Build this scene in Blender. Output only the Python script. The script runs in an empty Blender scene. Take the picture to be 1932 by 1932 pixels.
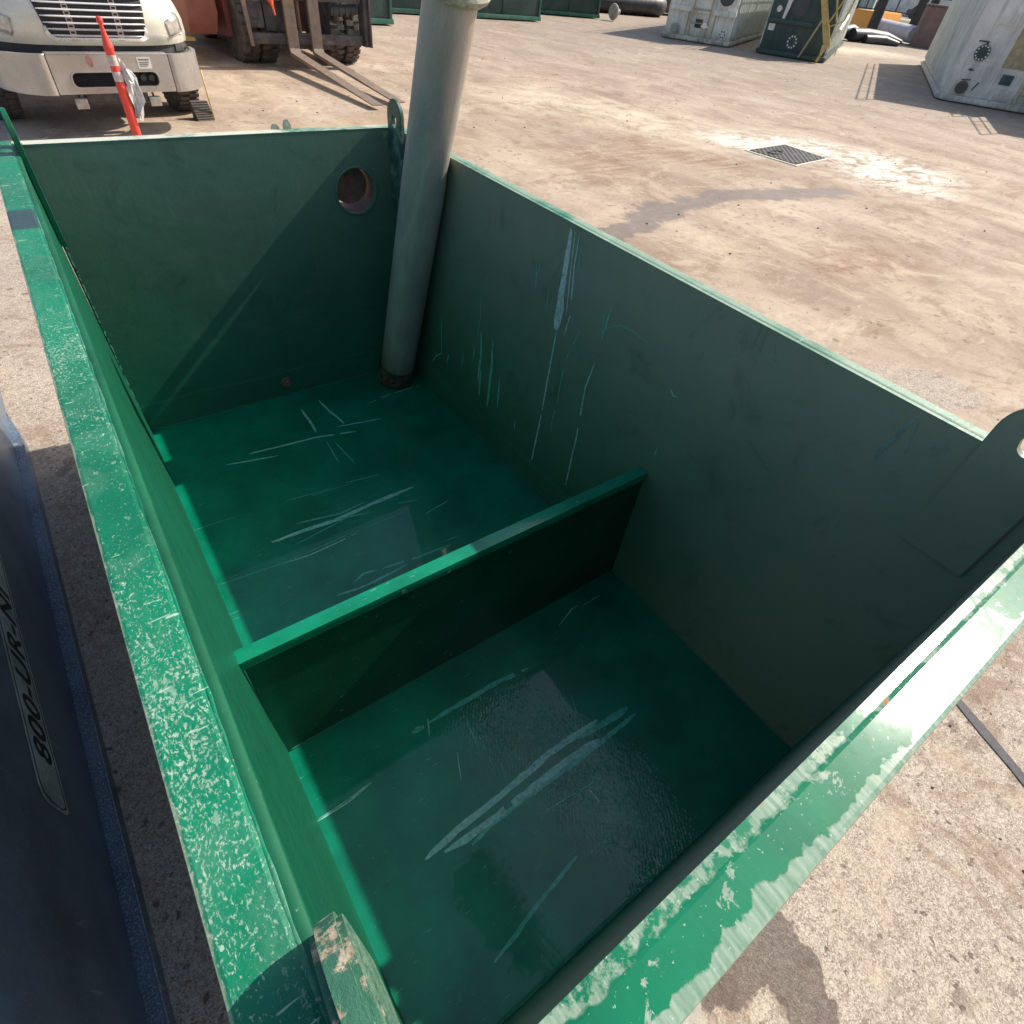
import bpy, bmesh, math, random
from mathutils import Vector, Matrix
R = math.radians
random.seed(7)
sc = bpy.context.scene
col = sc.collection

# ------------------------------------------------------------------ camera
cam_d = bpy.data.cameras.new('camera'); cam = bpy.data.objects.new('camera', cam_d); col.objects.link(cam)
cam_d.sensor_width = 36; cam_d.lens = 36 * 1052 / 1932; cam_d.clip_start = 0.02; cam_d.clip_end = 3000
cam.matrix_world = Matrix(((0.8120316, 0.35992773, -0.45940909, 0),
                           (-0.57655655, 0.61678716, -0.53586952, 0),
                           (0.09048333, 0.70001831, 0.70836935, 2.067), (0, 0, 0, 1)))
sc.camera = cam
# ------------------------------------------------------------------ world, sun, exposure
SUN = Vector((0.744, -0.050, 0.660)).normalized()
elev = math.asin(SUN.z); az = math.atan2(SUN.x, SUN.y)
w = bpy.data.worlds.new('World'); sc.world = w; w.use_nodes = True
nt = w.node_tree; nt.nodes.clear()
sky = nt.nodes.new('ShaderNodeTexSky'); sky.sky_type = 'NISHITA'; sky.sun_disc = False
sky.sun_elevation = elev; sky.sun_rotation = az; sky.air_density = 1.0; sky.dust_density = 2.0
bg = nt.nodes.new('ShaderNodeBackground'); bg.inputs[1].default_value = 0.12
wo = nt.nodes.new('ShaderNodeOutputWorld')
nt.links.new(sky.outputs[0], bg.inputs[0]); nt.links.new(bg.outputs[0], wo.inputs[0])
sd = bpy.data.lights.new('sun', 'SUN'); sd.energy = 4.2; sd.angle = R(0.53); sd.color = (1, .93, .82)
so = bpy.data.objects.new('sun', sd); col.objects.link(so)
so.rotation_euler = (-SUN).to_track_quat('-Z', 'Y').to_euler(); so.location = (8, 0, 12)
sc.view_settings.view_transform = 'Standard'; sc.view_settings.look = 'None'
sc.view_settings.exposure = 0.5; sc.view_settings.gamma = 1
sc.render.engine = 'CYCLES'
sc.cycles.max_bounces = 10; sc.cycles.transparent_max_bounces = 12

# ------------------------------------------------------------------ node helper
class NT:
    def __init__(s, name):
        s.m = bpy.data.materials.new(name); s.m.use_nodes = True
        s.t = s.m.node_tree; s.t.nodes.clear()
        s.out = s.t.nodes.new('ShaderNodeOutputMaterial')
        s.co = s.t.nodes.new('ShaderNodeTexCoord').outputs['Object']
    def put(s, sock, v):
        if hasattr(v, 'is_output'): s.t.links.new(v, sock)
        elif v is not None:
            if isinstance(v, tuple) and len(v) == 3 and len(sock.default_value) == 4: v = v + (1,)
            sock.default_value = v
    def map(s, scale=(1, 1, 1), rot=(0, 0, 0), loc=(0, 0, 0), vec=None):
        n = s.t.nodes.new('ShaderNodeMapping'); s.put(n.inputs[0], vec or s.co)
        n.inputs[1].default_value = loc; n.inputs[2].default_value = rot; n.inputs[3].default_value = scale
        return n.outputs[0]
    def noise(s, scale, detail=4, rough=.55, vec=None, dist=0, col=False):
        n = s.t.nodes.new('ShaderNodeTexNoise'); s.put(n.inputs['Vector'], vec or s.co)
        n.inputs['Scale'].default_value = scale; n.inputs['Detail'].default_value = detail
        n.inputs['Roughness'].default_value = rough; n.inputs['Distortion'].default_value = dist
        return n.outputs['Color' if col else 'Fac']
    def voro(s, scale, vec=None, feat='F1', rnd=1.0):
        n = s.t.nodes.new('ShaderNodeTexVoronoi'); n.feature = feat; s.put(n.inputs['Vector'], vec or s.co)
        n.inputs['Scale'].default_value = scale; n.inputs['Randomness'].default_value = rnd
        return n
    def wave(s, scale, vec=None, dist=0, direction='X', profile='SIN'):
        n = s.t.nodes.new('ShaderNodeTexWave'); s.put(n.inputs['Vector'], vec or s.co)
        n.bands_direction = direction; n.wave_profile = profile
        n.inputs['Scale'].default_value = scale; n.inputs['Distortion'].default_value = dist
        return n.outputs['Fac']
    def ramp(s, fac, a, b, lo=0.0, hi=1.0):
        n = s.t.nodes.new('ShaderNodeMapRange'); n.clamp = True; s.put(n.inputs[0], fac)
        n.inputs[1].default_value = a; n.inputs[2].default_value = b
        n.inputs[3].default_value = lo; n.inputs[4].default_value = hi
        return n.outputs[0]
    def math(s, op, a, b=None, clamp=False):
        n = s.t.nodes.new('ShaderNodeMath'); n.operation = op; n.use_clamp = clamp
        s.put(n.inputs[0], a)
        if b is not None: s.put(n.inputs[1], b)
        return n.outputs[0]
    def mul(s, a, b): return s.math('MULTIPLY', a, b)
    def mix(s, fac, a, b):
        n = s.t.nodes.new('ShaderNodeMix'); n.data_type = 'RGBA'
        s.put(n.inputs[0], fac); s.put(n.inputs[6], a); s.put(n.inputs[7], b)
        return n.outputs[2]
    def xyz(s, vec=None):
        n = s.t.nodes.new('ShaderNodeSeparateXYZ'); s.put(n.inputs[0], vec or s.co); return n.outputs
    def vmath(s, op, a, b=None):
        n = s.t.nodes.new('ShaderNodeVectorMath'); n.operation = op; s.put(n.inputs[0], a)
        if b is not None: s.put(n.inputs[1], b)
        return n
    def warp(s, amt, scale, vec=None):
        nz = s.noise(scale, 3, .6, vec, col=True)
        a = s.vmath('SUBTRACT', nz, (.5, .5, .5)).outputs[0]
        b = s.vmath('MULTIPLY', a, (amt, amt, amt)).outputs[0]
        return s.vmath('ADD', vec or s.co, b).outputs[0]
    def seg(s, p, a, b):            # distance from p to the segment a-b, on the plane
        a = Vector((a[0], a[1], 0)); b = Vector((b[0], b[1], 0)); d = b - a
        L = max(d.length_squared, 1e-6)
        pa = s.vmath('SUBTRACT', p, tuple(a)).outputs[0]
        t = s.vmath('DOT_PRODUCT', pa, tuple(d / L)).outputs['Value']
        t = s.math('ADD', t, 0.0, clamp=True)
        n = s.vmath('SCALE', tuple(d)); s.put(n.inputs['Scale'], t)
        q = s.vmath('SUBTRACT', pa, n.outputs[0]).outputs[0]
        return s.vmath('LENGTH', q).outputs['Value']
    def poly(s, p, pts):
        r = None
        for a, b in zip(pts[:-1], pts[1:]):
            d = s.seg(p, a, b); r = d if r is None else s.math('MINIMUM', r, d)
        return r
    def bump(s, h, strength=.3, dist=.01, normal=None):
        n = s.t.nodes.new('ShaderNodeBump'); n.inputs['Strength'].default_value = strength
        n.inputs['Distance'].default_value = dist; s.put(n.inputs['Height'], h)
        if normal is not None: s.put(n.inputs['Normal'], normal)
        return n.outputs[0]
    def bsdf(s, base, rough=.5, metal=0, normal=None, coat=0, coat_rough=.1, spec=None, **k):
        n = s.t.nodes.new('ShaderNodeBsdfPrincipled')
        s.put(n.inputs['Base Color'], base); s.put(n.inputs['Roughness'], rough); s.put(n.inputs['Metallic'], metal)
        if normal is not None: s.put(n.inputs['Normal'], normal)
        s.put(n.inputs['Coat Weight'], coat); s.put(n.inputs['Coat Roughness'], coat_rough)
        if spec is not None: s.put(n.inputs['Specular IOR Level'], spec)
        for kk, v in k.items(): s.put(n.inputs[kk], v)
        s.t.links.new(n.outputs[0], s.out.inputs[0]); s.b = n
        return s.m

def markmat(name, c):
    n = NT(name); base = n.mix(n.ramp(n.noise(60, 4, .7), .35, .65), tuple(v * .6 for v in c), c)
    n.bsdf(base, .5, spec=.2)
    a = n.ramp(n.math('ADD', n.mul(n.noise(150, 4, .75), .7), n.mul(n.noise(28, 3, .6), .3)), .35, .43)
    tr = n.t.nodes.new('ShaderNodeBsdfTransparent'); mx = n.t.nodes.new('ShaderNodeMixShader')
    n.t.links.new(a, mx.inputs[0]); n.t.links.new(tr.outputs[0], mx.inputs[1]); n.t.links.new(n.b.outputs[0], mx.inputs[2]); n.t.links.new(mx.outputs[0], n.out.inputs[0])
    return n.m
def plain(name, c, rough=.6, metal=0, var=.25, nscale=6, bump=.15, dirt=None, dirt_amt=.5, coat=0):
    n = NT(name)
    a = n.noise(nscale, 6, .65); b = n.noise(nscale * 9, 3, .6)
    f = n.ramp(a, .3, .7)
    base = n.mix(f, tuple(x * (1 - var) for x in c), tuple(min(1, x * (1 + var)) for x in c))
    if dirt:
        base = n.mix(n.mul(n.ramp(n.noise(nscale * .6, 8, .7, dist=.6), .48, .62), dirt_amt), base, dirt)
    r = n.ramp(b, .2, .8, max(.03, rough - .12), min(1, rough + .12))
    return n.bsdf(base, r, metal, n.bump(b, bump, .004), coat=coat)

GREEN = (.004, .19, .105)
FLECK = (.40, .52, .41)
# ---- worn paint of the long rims: small bright chips everywhere, chalky film, scratches and rust
def rim_paint(name, chip=.5, chalk=.35, stretch=(1, 1, 1), edge=False, pale=0):
    n = NT(name)
    v = n.map(stretch)
    tone = n.mix(n.ramp(n.noise(3, 4, .6), .35, .65), (.002, .13, .065), (.003, .20, .10))
    film = n.mul(n.ramp(n.noise(7, 8, .72, dist=.8), .46, .68), chalk)
    base = n.mix(film, tone, (.12, .27, .18))
    if pale: base = n.mix(n.mul(n.ramp(n.noise(2.0, 5, .7), .38, .50), pale), base, (.60, .60, .48))
    dens = n.ramp(n.noise(3.2, 4, .6), .25, .75, -.35, 1.0)
    if edge: dens = n.math('ADD', dens, n.ramp(n.xyz()[1], 1.9, 1.0, -.1, .45))
    c1 = n.noise(270, 4, .7, n.warp(.02, 30, v)); thr = n.math('SUBTRACT', .66, n.mul(dens, .085 * chip * 2))
    chips = n.ramp(n.math('SUBTRACT', c1, thr), 0, .05)
    c2 = n.noise(55, 4, .7, v); chips2 = n.ramp(c2, .63, .66)
    m = n.math('MAXIMUM', n.mul(chips, n.ramp(n.noise(38, 3, .6), .35, .65, .35, .85)), n.mul(chips2, .45 * chip))
    base = n.mix(m, base, FLECK)
    scr = n.noise(14, 2, .5, n.map((1, 9, 1), (0, 0, .6)))
    base = n.mix(n.mul(n.ramp(scr, .70, .72), .7), base, (.45, .6, .45))
    rust = n.ramp(n.noise(9, 6, .7, n.map(loc=(3, 1, 7))), .69, .71)
    base = n.mix(n.mul(rust, .9), base, (.48, .36, .24))
    if edge:      # paint worn through along the two long edges of the rim, and one cast shadow painted in as a dark patch
        x, y, z = n.xyz(n.warp(.012, 22)); wy = n.noise(6, 4, .6, n.map((.001, 1, .001)))
        e1 = n.ramp(n.math('SUBTRACT', n.math('ADD', -.1395, n.mul(wy, .009)), x), -.001, .001)
        e2 = n.ramp(n.math('SUBTRACT', x, n.math('SUBTRACT', -.060, n.mul(wy, .018))), -.002, .002)
        e2 = n.mul(e2, n.ramp(n.noise(30, 5, .7), .46, .56))
        base = n.mix(n.mul(n.math('MAXIMUM', n.mul(e1, .6), e2), .7), base, (.50, .46, .33))
        for sx_, sy_, sr_, c_ in ((-.1165, .185, .0105, (.58, .47, .34)), (-.077, .30, .007, (.25, .07, .03)), (-.085, .285, .006, (.55, .50, .32)), (-.112, 1.02, .006, (.5, .4, .28)), (-.074, 1.22, .009, (.45, .42, .30)), (-.082, .92, .012, (.36, .34, .26)), (-.100, .50, .008, (.5, .42, .32)), (-.132, 1.55, .008, (.55, .5, .3))):
            dd = n.seg(n.warp(.014, 60), (sx_, sy_ - .006), (sx_, sy_ + .006)); base = n.mix(n.mul(n.ramp(dd, sr_, sr_ * .8), .9), base, c_)
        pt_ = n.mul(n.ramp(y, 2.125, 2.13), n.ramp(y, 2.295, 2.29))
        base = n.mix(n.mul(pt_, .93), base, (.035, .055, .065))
    rust2 = n.ramp(n.noise(9, 6, .7, n.map(loc=(3, 1, 7))), .735, .745)
    base = n.mix(rust2, base, (.25, .075, .03))
    h = n.math('SUBTRACT', n.noise(90, 4, .6), n.mul(m, .5))
    return n.bsdf(base, n.ramp(m, 0, 1, .45, .75), 0, n.bump(h, .45, .003), coat=.12, coat_rough=.3, spec=.3)

def near_rim_paint():
    n = NT('wet_peeling_green_paint')
    p = n.warp(.035, 26); x, y, z = n.xyz(p)
    tone = n.mix(n.ramp(n.noise(4, 5, .6), .35, .65), (.001, .12, .057), (.002, .18, .085))
    # peeled along the outer edge, width varies along the rim
    wob = n.noise(5, 4, .6, n.map((1, .001, .001)))
    edge = n.math('ADD', -.133, n.math('ADD', n.mul(wob, .062), n.mul(n.noise(34, 6, .75), .024)))
    outer = n.ramp(n.math('SUBTRACT', edge, y), -.0015, .0015)
    ine = n.math('SUBTRACT', -.034, n.mul(n.noise(9, 4, .6, n.map((1, .001, .001), loc=(4, 0, 0))), .022))
    inner = n.mul(n.ramp(n.math('SUBTRACT', y, ine), -.0015, .0015), n.ramp(n.noise(22, 5, .7), .42, .5))
    blot = n.ramp(n.noise(19, 7, .72, dist=.4), .60, .61)
    m = n.math('MAXIMUM', n.math('MAXIMUM', outer, inner), blot)
    strk = n.noise(160, 3, .6, n.map((1, .08, 1)))
    pale = n.mix(n.ramp(strk, .35, .65), (.16, .27, .19), (.35, .43, .33))
    base = n.mix(n.mul(m, .88), tone, pale)
    fl = n.ramp(n.noise(150, 3, .65), .66, .69)
    base = n.mix(n.mul(fl, .6), base, (.5, .62, .5))
    rust = n.ramp(n.noise(13, 6, .7, n.map(loc=(1, 2, 3))), .68, .70)
    base = n.mix(rust, base, (.42, .22, .10))
    h = n.math('ADD', n.mul(m, -1.0), n.mul(strk, .25))
    return n.bsdf(base, n.ramp(m, 0, 1, .5, .7), 0, n.bump(h, .30, .002), spec=.12,
                  coat=n.mul(n.ramp(m, 0, 1, .42, .55), n.ramp(n.noise(60, 4, .7), .3, .5, .7, 1.0)), coat_rough=n.ramp(m, 0, 1, .125, .165))

# ---- inside faces: green enamel, lens glare haze painted in as grey, fine vertical drips
def wall_paint(name, film=.5, streak_axis=0, grey=(.13, .17, .145), near=False, coat=.12):
    n = NT(name)
    tone = n.mix(n.ramp(n.noise(1.6, 5, .6), .35, .65), (.005, .105, .062), (.008, .16, .095))
    x, y, z = n.xyz()
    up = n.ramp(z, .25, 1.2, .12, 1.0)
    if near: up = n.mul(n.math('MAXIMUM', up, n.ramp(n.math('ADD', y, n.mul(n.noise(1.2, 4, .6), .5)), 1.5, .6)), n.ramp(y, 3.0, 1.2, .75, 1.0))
    f = n.mul(n.mul(n.ramp(n.noise(1.1, 6, .6), .2, .75, .6, 1.0), up), film)  # film sets how much glare haze goes into the colour
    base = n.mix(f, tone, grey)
    sv = n.map((26, 26, 2.0))
    st = n.ramp(n.noise(2.2, 5, .7, sv), .58, .72)
    base = n.mix(n.mul(n.mul(st, up), .22), base, (.30, .37, .32))
    sp = n.ramp(n.noise(130, 2, .6), .74, .77)
    base = n.mix(n.mul(sp, .5), base, (.34, .48, .40))
    sp2 = n.ramp(n.noise(34, 5, .75), .70, .74)
    base = n.mix(n.mul(sp2, .3), base, (.30, .40, .34))
    dk = n.ramp(n.noise(5, 7, .7, dist=1.2), .56, .70)
    base = n.mix(n.mul(dk, .35), base, (.012, .05, .035))
    rr = n.ramp(n.noise(6, 7, .75, n.map((3, 3, .5))), .62, .70)       # thin rust bleeds
    base = n.mix(n.mul(n.mul(rr, up), .16), base, (.20, .12, .07))
    tide = n.ramp(n.math('ABSOLUTE', n.math('SUBTRACT', n.math('ADD', z, n.mul(n.noise(1.5, 5, .6), .10)), .26)), .0, .012, 1, 0)
    base = n.mix(n.mul(tide, .22), base, (.16, .24, .19))
    wipe = n.ramp(n.noise(3.5, 6, .7, n.map((1, .5, 2.4), (R(30), R(30), 0))), .55, .70)
    base = n.mix(n.mul(wipe, .22), base, (.17, .25, .21))
    return n.bsdf(base, n.ramp(n.noise(8, 6, .7), .3, .7, .30, .65), 0, n.bump(n.math('ADD', n.noise(24, 5, .6), n.mul(n.noise(2.2, 2, .5), 2.5)), .15, .005), coat=coat, coat_rough=.3, spec=.3 if coat else 0.0)

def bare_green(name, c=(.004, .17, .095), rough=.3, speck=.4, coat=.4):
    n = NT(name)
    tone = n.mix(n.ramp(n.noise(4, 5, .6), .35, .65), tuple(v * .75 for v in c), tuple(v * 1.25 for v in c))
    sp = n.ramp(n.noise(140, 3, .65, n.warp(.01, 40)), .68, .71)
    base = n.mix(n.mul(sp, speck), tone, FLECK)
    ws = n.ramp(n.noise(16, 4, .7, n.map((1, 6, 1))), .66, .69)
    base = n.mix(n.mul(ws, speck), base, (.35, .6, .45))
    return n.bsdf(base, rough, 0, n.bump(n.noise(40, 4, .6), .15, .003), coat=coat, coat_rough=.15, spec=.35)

M = {}
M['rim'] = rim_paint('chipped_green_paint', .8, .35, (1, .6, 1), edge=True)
M['rim_far'] = rim_paint('bleached_green_paint', .6, .8, (1, .6, 1), pale=.95)
M['rim_r'] = rim_paint('chalky_green_paint', .6, .9, (1, .4, 1), pale=.35)
M['rim_near'] = near_rim_paint()
M['wall'] = wall_paint('hazed_green_wall', 1.0, grey=(.30, .275, .215), near=True)
M['wall_near'] = wall_paint('matt_hazed_green_wall', .9, grey=(.24, .22, .185), coat=0)
M['wall_far'] = wall_paint('hazed_green_end_wall', .75, grey=(.15, .20, .155))
M['wall_left'] = plain('sunlit_green_wall', (.002, .092, .044), .42, nscale=2, var=.12, bump=.02, dirt=(.003, .125, .065), dirt_amt=.4)
M['lip'] = bare_green('olive_worn_lip', (.006, .105, .048), .6, .3, .0)
M['floor'] = bare_green('wet_green_floor', (.001, .19, .110), .3, .35, .0)
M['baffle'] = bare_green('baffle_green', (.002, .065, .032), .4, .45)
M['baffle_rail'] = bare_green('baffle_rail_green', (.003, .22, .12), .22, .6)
M['pale_weld'] = rim_paint('weld_paint', .8, .9)
M['seam'] = plain('sealed_seam_paint', (.05, .17, .12), .5)
def lugmat():
    n = NT('worn_lug_steel')
    tone = n.mix(n.ramp(n.noise(14, 6, .7), .4, .6), (.03, .11, .075), (.10, .22, .15))
    sp = n.ramp(n.noise(190, 3, .7), .58, .63)
    base = n.mix(n.mul(sp, .8), tone, (.62, .66, .48))
    return n.bsdf(base, .5, 0, n.bump(n.noise(120, 4, .6), .5, .003))
M['lug'] = lugmat()
def lugtop():
    n = NT('rusty_lug_edge')
    a = n.noise(60, 7, .8, n.map((1, .7, 1), (0, 0, .4)))
    base = n.mix(n.ramp(a, .40, .60), (.34, .22, .15), (.58, .50, .37))
    base = n.mix(n.ramp(n.noise(40, 5, .75, n.map(loc=(2, 7, 1))), .60, .64), base, (.22, .09, .05))
    base = n.mix(n.ramp(n.noise(34, 6, .75, n.map(loc=(5, 2, 1))), .44, .50), base, (.03, .15, .09))
    return n.bsdf(base, .65, 0, n.bump(a, .8, .006))
M['lug_edge'] = lugtop()
M['lug_far'] = plain('dark_green_lug', (.035, .085, .065), .5, dirt=(.3, .4, .34), dirt_amt=.5, nscale=20)
M['mark0'] = markmat('pale_scrape', (.46, .72, .64))
M['mark1'] = markmat('teal_scrape', (.16, .58, .45))
M['mark2'] = markmat('white_paint_run', (.58, .68, .66))
M['mark3'] = markmat('grey_paint_run', (.24, .31, .28))
M['rust'] = plain('brown_rust', (.20, .105, .08), .8, nscale=20, dirt=(.30, .20, .15))
def pipemat():
    n = NT('galvanised_pipe')
    x, y, z = n.xyz()
    a = n.noise(5, 7, .7, n.map((1, 1, .35)))
    base = n.mix(n.ramp(a, .35, .65), (.34, .31, .285), (.55, .485, .42))
    gr = n.ramp(n.noise(3.2, 5, .65, n.map((1, 1, .25), loc=(2, 5, 1))), .50, .60)
    base = n.mix(n.mul(gr, .45), base, (.15, .19, .16))
    br = n.ramp(n.noise(6, 6, .7, n.map((1, 1, .3), loc=(7, 1, 1))), .54, .68)
    base = n.mix(n.mul(br, .7), base, (.38, .30, .24))
    sp = n.ramp(n.noise(110, 3, .6), .62, .66)
    base = n.mix(n.mul(sp, .35), base, (.5, .5, .43))
    low = n.ramp(z, .12, .30, 1, 0)
    base = n.mix(n.mul(low, .55), base, (.09, .06, .045))
    return n.bsdf(base, .5, .25, n.bump(n.math('ADD', n.noise(70, 4, .6), a), .25, .004))
M['pipe'] = pipemat()
M['flange'] = plain('weathered_flange', (.42, .42, .34), .7, nscale=60, var=.5, bump=.6, dirt=(.30, .22, .12))
M['collar'] = plain('rusted_collar', (.06, .04, .032), .75, nscale=25, dirt=(.22, .17, .12), dirt_amt=.6, bump=.5)

def water():
    n = NT('shallow_green_water')
    fr = n.t.nodes.new('ShaderNodeLayerWeight'); fr.inputs[0].default_value = .5
    # wind ripples only in one patch of the near pool
    p = n.warp(.10, 5); d = n.seg(p, (.62, .66), (.86, .10))
    d2 = n.math('SUBTRACT', d, 0.0)
    mask = n.mul(n.ramp(d2, .04, .24, 1, 0), n.ramp(n.noise(6, 3, .6), .35, .6, .25, 1))
    wv = n.wave(26, n.map(rot=(0, 0, R(35))), 5.5, 'X')
    wv2 = n.noise(95, 1, .5, n.map((1, .45, 1), (0, 0, R(35))))
    calm = n.noise(2.5, 2, .5)
    h = n.math('ADD', n.mul(n.mul(n.math('ADD', n.mul(wv, .16), wv2), mask), .75), n.mul(calm, .12))
    bp = n.bump(h, 1.0, .007)
    n.put(fr.inputs['Normal'], bp)
    gl = n.t.nodes.new('ShaderNodeBsdfGlossy'); gl.inputs['Roughness'].default_value = .03
    n.put(gl.inputs['Normal'], bp)
    tr = n.t.nodes.new('ShaderNodeBsdfTransparent'); tr.inputs[0].default_value = (.80, .96, .94, 1)
    mx = n.t.nodes.new('ShaderNodeMixShader')
    n.t.links.new(n.math('ADD', n.mul(n.math('POWER', fr.outputs['Facing'], 5.0), .965), .034), mx.inputs[0])
    n.t.links.new(tr.outputs[0], mx.inputs[1]); n.t.links.new(gl.outputs[0], mx.inputs[2])
    n.t.links.new(mx.outputs[0], n.out.inputs[0])
    return n.m
M['water'] = water()

def ground():
    n = NT('sandy_worn_concrete')
    co = n.co
    big = n.noise(.16, 6, .6, co); mid = n.noise(1.1, 8, .66, n.map((1, .45, 1), (0, 0, R(-18))), dist=.5)
    x, y, z = n.xyz(co)
    tan = n.mix(n.ramp(big, .35, .65), (.44, .34, .25), (.53, .42, .315))
    base = n.mix(n.ramp(mid, .40, .70), tan, (.27, .19, .135))
    base = n.mix(n.mul(n.ramp(n.noise(.55, 7, .65, n.map((1, .6, 1), loc=(5, 9, 0))), .52, .68), .6), base, (.56, .46, .35))
    # tyre drag streaks across the yard
    stv = n.map((.35, 3.2, 1), (0, 0, R(-28)))
    st = n.noise(2.2, 8, .72, stv, dist=.7)
    base = n.mix(n.mul(n.ramp(st, .57, .68), .28), base, (.19, .125, .085))
    base = n.mix(n.mul(n.ramp(n.noise(1.7, 8, .72, stv, dist=.5), .60, .70), .2), base, (.60, .52, .42))
    # grey asphalt tone towards the frac tanks
    far = n.mul(n.ramp(n.math('ADD', x, n.mul(y, .55)), 15, 30), .75)
    base = n.mix(far, base, (.30, .245, .20))
    # close to the tank: washed concrete with aggregate showing, greyer
    near = n.ramp(n.vmath('LENGTH', n.vmath('SUBTRACT', n.warp(1.0, .8), (1.2, -.6, 0)).outputs[0]).outputs['Value'], 2.0, 3.6, 1, 0)
    lft = n.ramp(n.math('ADD', x, n.mul(n.noise(2, 3, .6), .3)), -.1, .1, 1, 0)
    near = n.math('MAXIMUM', near, lft)
    agg = n.poly(n.warp(.22, 7), [(4.8, 1.14), (4.95, .98)])
    aggm = n.ramp(agg, .26, .30, 1, 0)
    near = n.math('MAXIMUM', near, aggm)
    vc = n.xyz(n.voro(250, n.warp(.006, 90)).outputs['Color']); vc2 = n.xyz(n.voro(75, n.warp(.02, 40)).outputs['Color'])
    v1 = n.math('ADD', n.mul(vc[0], .6), n.mul(n.noise(14, 6, .75), .4)); v2 = n.noise(210, 2, .6)
    pb = n.mix(n.ramp(v1, .22, .75), (.22, .175, .14), (.55, .465, .38))
    pb = n.mix(n.mul(n.ramp(vc[1], .82, .90), .75), pb, (.72, .64, .54))
    pb = n.mix(n.mul(n.ramp(vc2[2], .88, .92), .45), pb, (.66, .57, .47))
    pb = n.mix(n.mul(n.ramp(vc2[1], .975, .985), .7), pb, (.05, .035, .03))
    pb = n.mix(n.mul(n.ramp(n.noise(1.6, 6, .65, n.map(loc=(8, 1, 0))), .5, .7), .35), pb, (.24, .175, .135))
    base = n.mix(n.mul(near, .9), base, pb)
    fine = n.noise(38, 6, .75)
    sp_ = n.xyz(n.voro(21, n.warp(.12, 9)).outputs['Color'])
    base = n.mix(n.mul(n.ramp(sp_[0], .93, .96), n.ramp(n.noise(1.3, 4, .6), .4, .6, 0, .55)), base, (.12, .08, .055))
    base = n.mix(n.mul(n.ramp(n.noise(11, 9, .8, dist=1.0), .54, .64), .35), base, (.20, .13, .085))
    base = n.mix(n.mul(n.ramp(n.noise(5, 9, .8, n.map((.5, 2.2, 1), (0, 0, R(-22)))), .56, .68), .5), base, (.20, .14, .10))
    base = n.mix(n.mul(n.ramp(n.noise(4.1, 9, .8, n.map((.5, 2.0, 1), (0, 0, R(-32)), loc=(3, 7, 0))), .56, .66), .5), base, (.62, .52, .41))
    base = n.mix(n.mul(n.ramp(fine, .50, .72), .28), base, (.66, .55, .44))
    base = n.mix(n.mul(n.ramp(fine, .42, .30), .35), base, (.15, .10, .07))
    # white cement dust round the drain cover and in a band above it
    pw = n.warp(1.3, 1.2)
    wd = n.poly(pw, [(8.6, 10.6), (9.4, 9.3), (9.9, 7.9)]); w2 = n.poly(pw, [(10.4, 6.9), (11.6, 6.4), (12.0, 4.9), (11.0, 4.6)])
    brk = n.ramp(n.noise(1.9, 9, .78, dist=.8), .36, .62)
    m1 = n.mul(n.ramp(wd, .2, 1.9, 1, 0), brk); m2 = n.mul(n.ramp(w2, .3, 1.2, 1, 0), n.ramp(n.noise(3.2, 9, .82, n.map((.7, 1.3, 1), (0, 0, R(-25))), dist=.8), .44, .52))
    base = n.mix(n.mul(m1, .62), base, (.80, .70, .52))
    base = n.mix(n.mul(m2, .9), base, (.80, .76, .66))
    # rust brown smears
    rb = n.mul(n.ramp(n.poly(n.warp(1.4, 1.0), [(6.6, 6.6), (8.2, 7.2), (8.6, 6.0)]), .1, 1.1, 1, 0), n.ramp(n.noise(3, 7, .7, stv), .38, .62))
    rb2 = n.mul(n.ramp(n.poly(n.warp(.9, 1.3), [(6.5, 2.7), (7.4, 2.6)]), .0, .7, 1, 0), n.ramp(n.noise(3, 6, .7, n.map(loc=(2, 2, 0))), .35, .6))
    base = n.mix(n.mul(n.math('MAXIMUM', rb, rb2), .75), base, (.22, .105, .055))
    arc = n.ramp(n.noise(.9, 9, .8, n.warp(1.6, .35), dist=1.5), .53, .60)
    base = n.mix(n.mul(arc, .55), base, (.25, .16, .10))
    arc2 = n.ramp(n.noise(.8, 9, .8, n.map(loc=(9, 2, 0)), dist=1.8), .55, .62)
    base = n.mix(n.mul(arc2, .40), base, (.64, .52, .37))
    orng = n.ramp(n.poly(n.warp(1.0, 1.5), [(3.0, 8.6), (4.6, 8.9)]), .1, 1.1, 1, 0)
    base = n.mix(n.mul(orng, .45), base, (.50, .33, .14))
    # wet trickle and damp patches
    wet = n.poly(n.warp(.22, 11, n.warp(.6, 2.4)), [(4.2, 4.35), (5.0, 4.55), (5.9, 4.85), (7.3, 5.0), (8.2, 4.72), (9.4, 4.45)])
    wm = n.ramp(wet, .17, .22, 1, 0)
    wp = n.warp(.16, 9)
    dk = n.ramp(n.poly(wp, [(.74, -.30), (.98, -.34), (.93, -.50)]), .085, .092, 1, 0)
    wm2 = n.mul(n.ramp(n.noise(60, 5, .75), .28, .5, .75, 1), dk)
    lt = n.ramp(n.poly(wp, [(.58, -.17), (.60, -.40)]), .055, .065, 1, 0)
    rim_w = n.mul(n.ramp(wet, .17, .34, 1, 0), n.ramp(n.noise(7, 6, .75), .4, .55))
    base = n.mix(n.mul(rim_w, .55), base, (.25, .16, .10))
    base = n.mix(n.mul(n.mul(wm, n.ramp(n.noise(9, 7, .75), .3, .6, .55, 1)), .85), base, (.19, .15, .125))
    base = n.mix(n.mul(wm2, .80), base, (.075, .048, .040))
    base = n.mix(n.mul(lt, .6), base, (.5, .48, .42))
    wetness = n.math('MAXIMUM', n.mul(wm, .8), n.mul(dk, .95))
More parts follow.
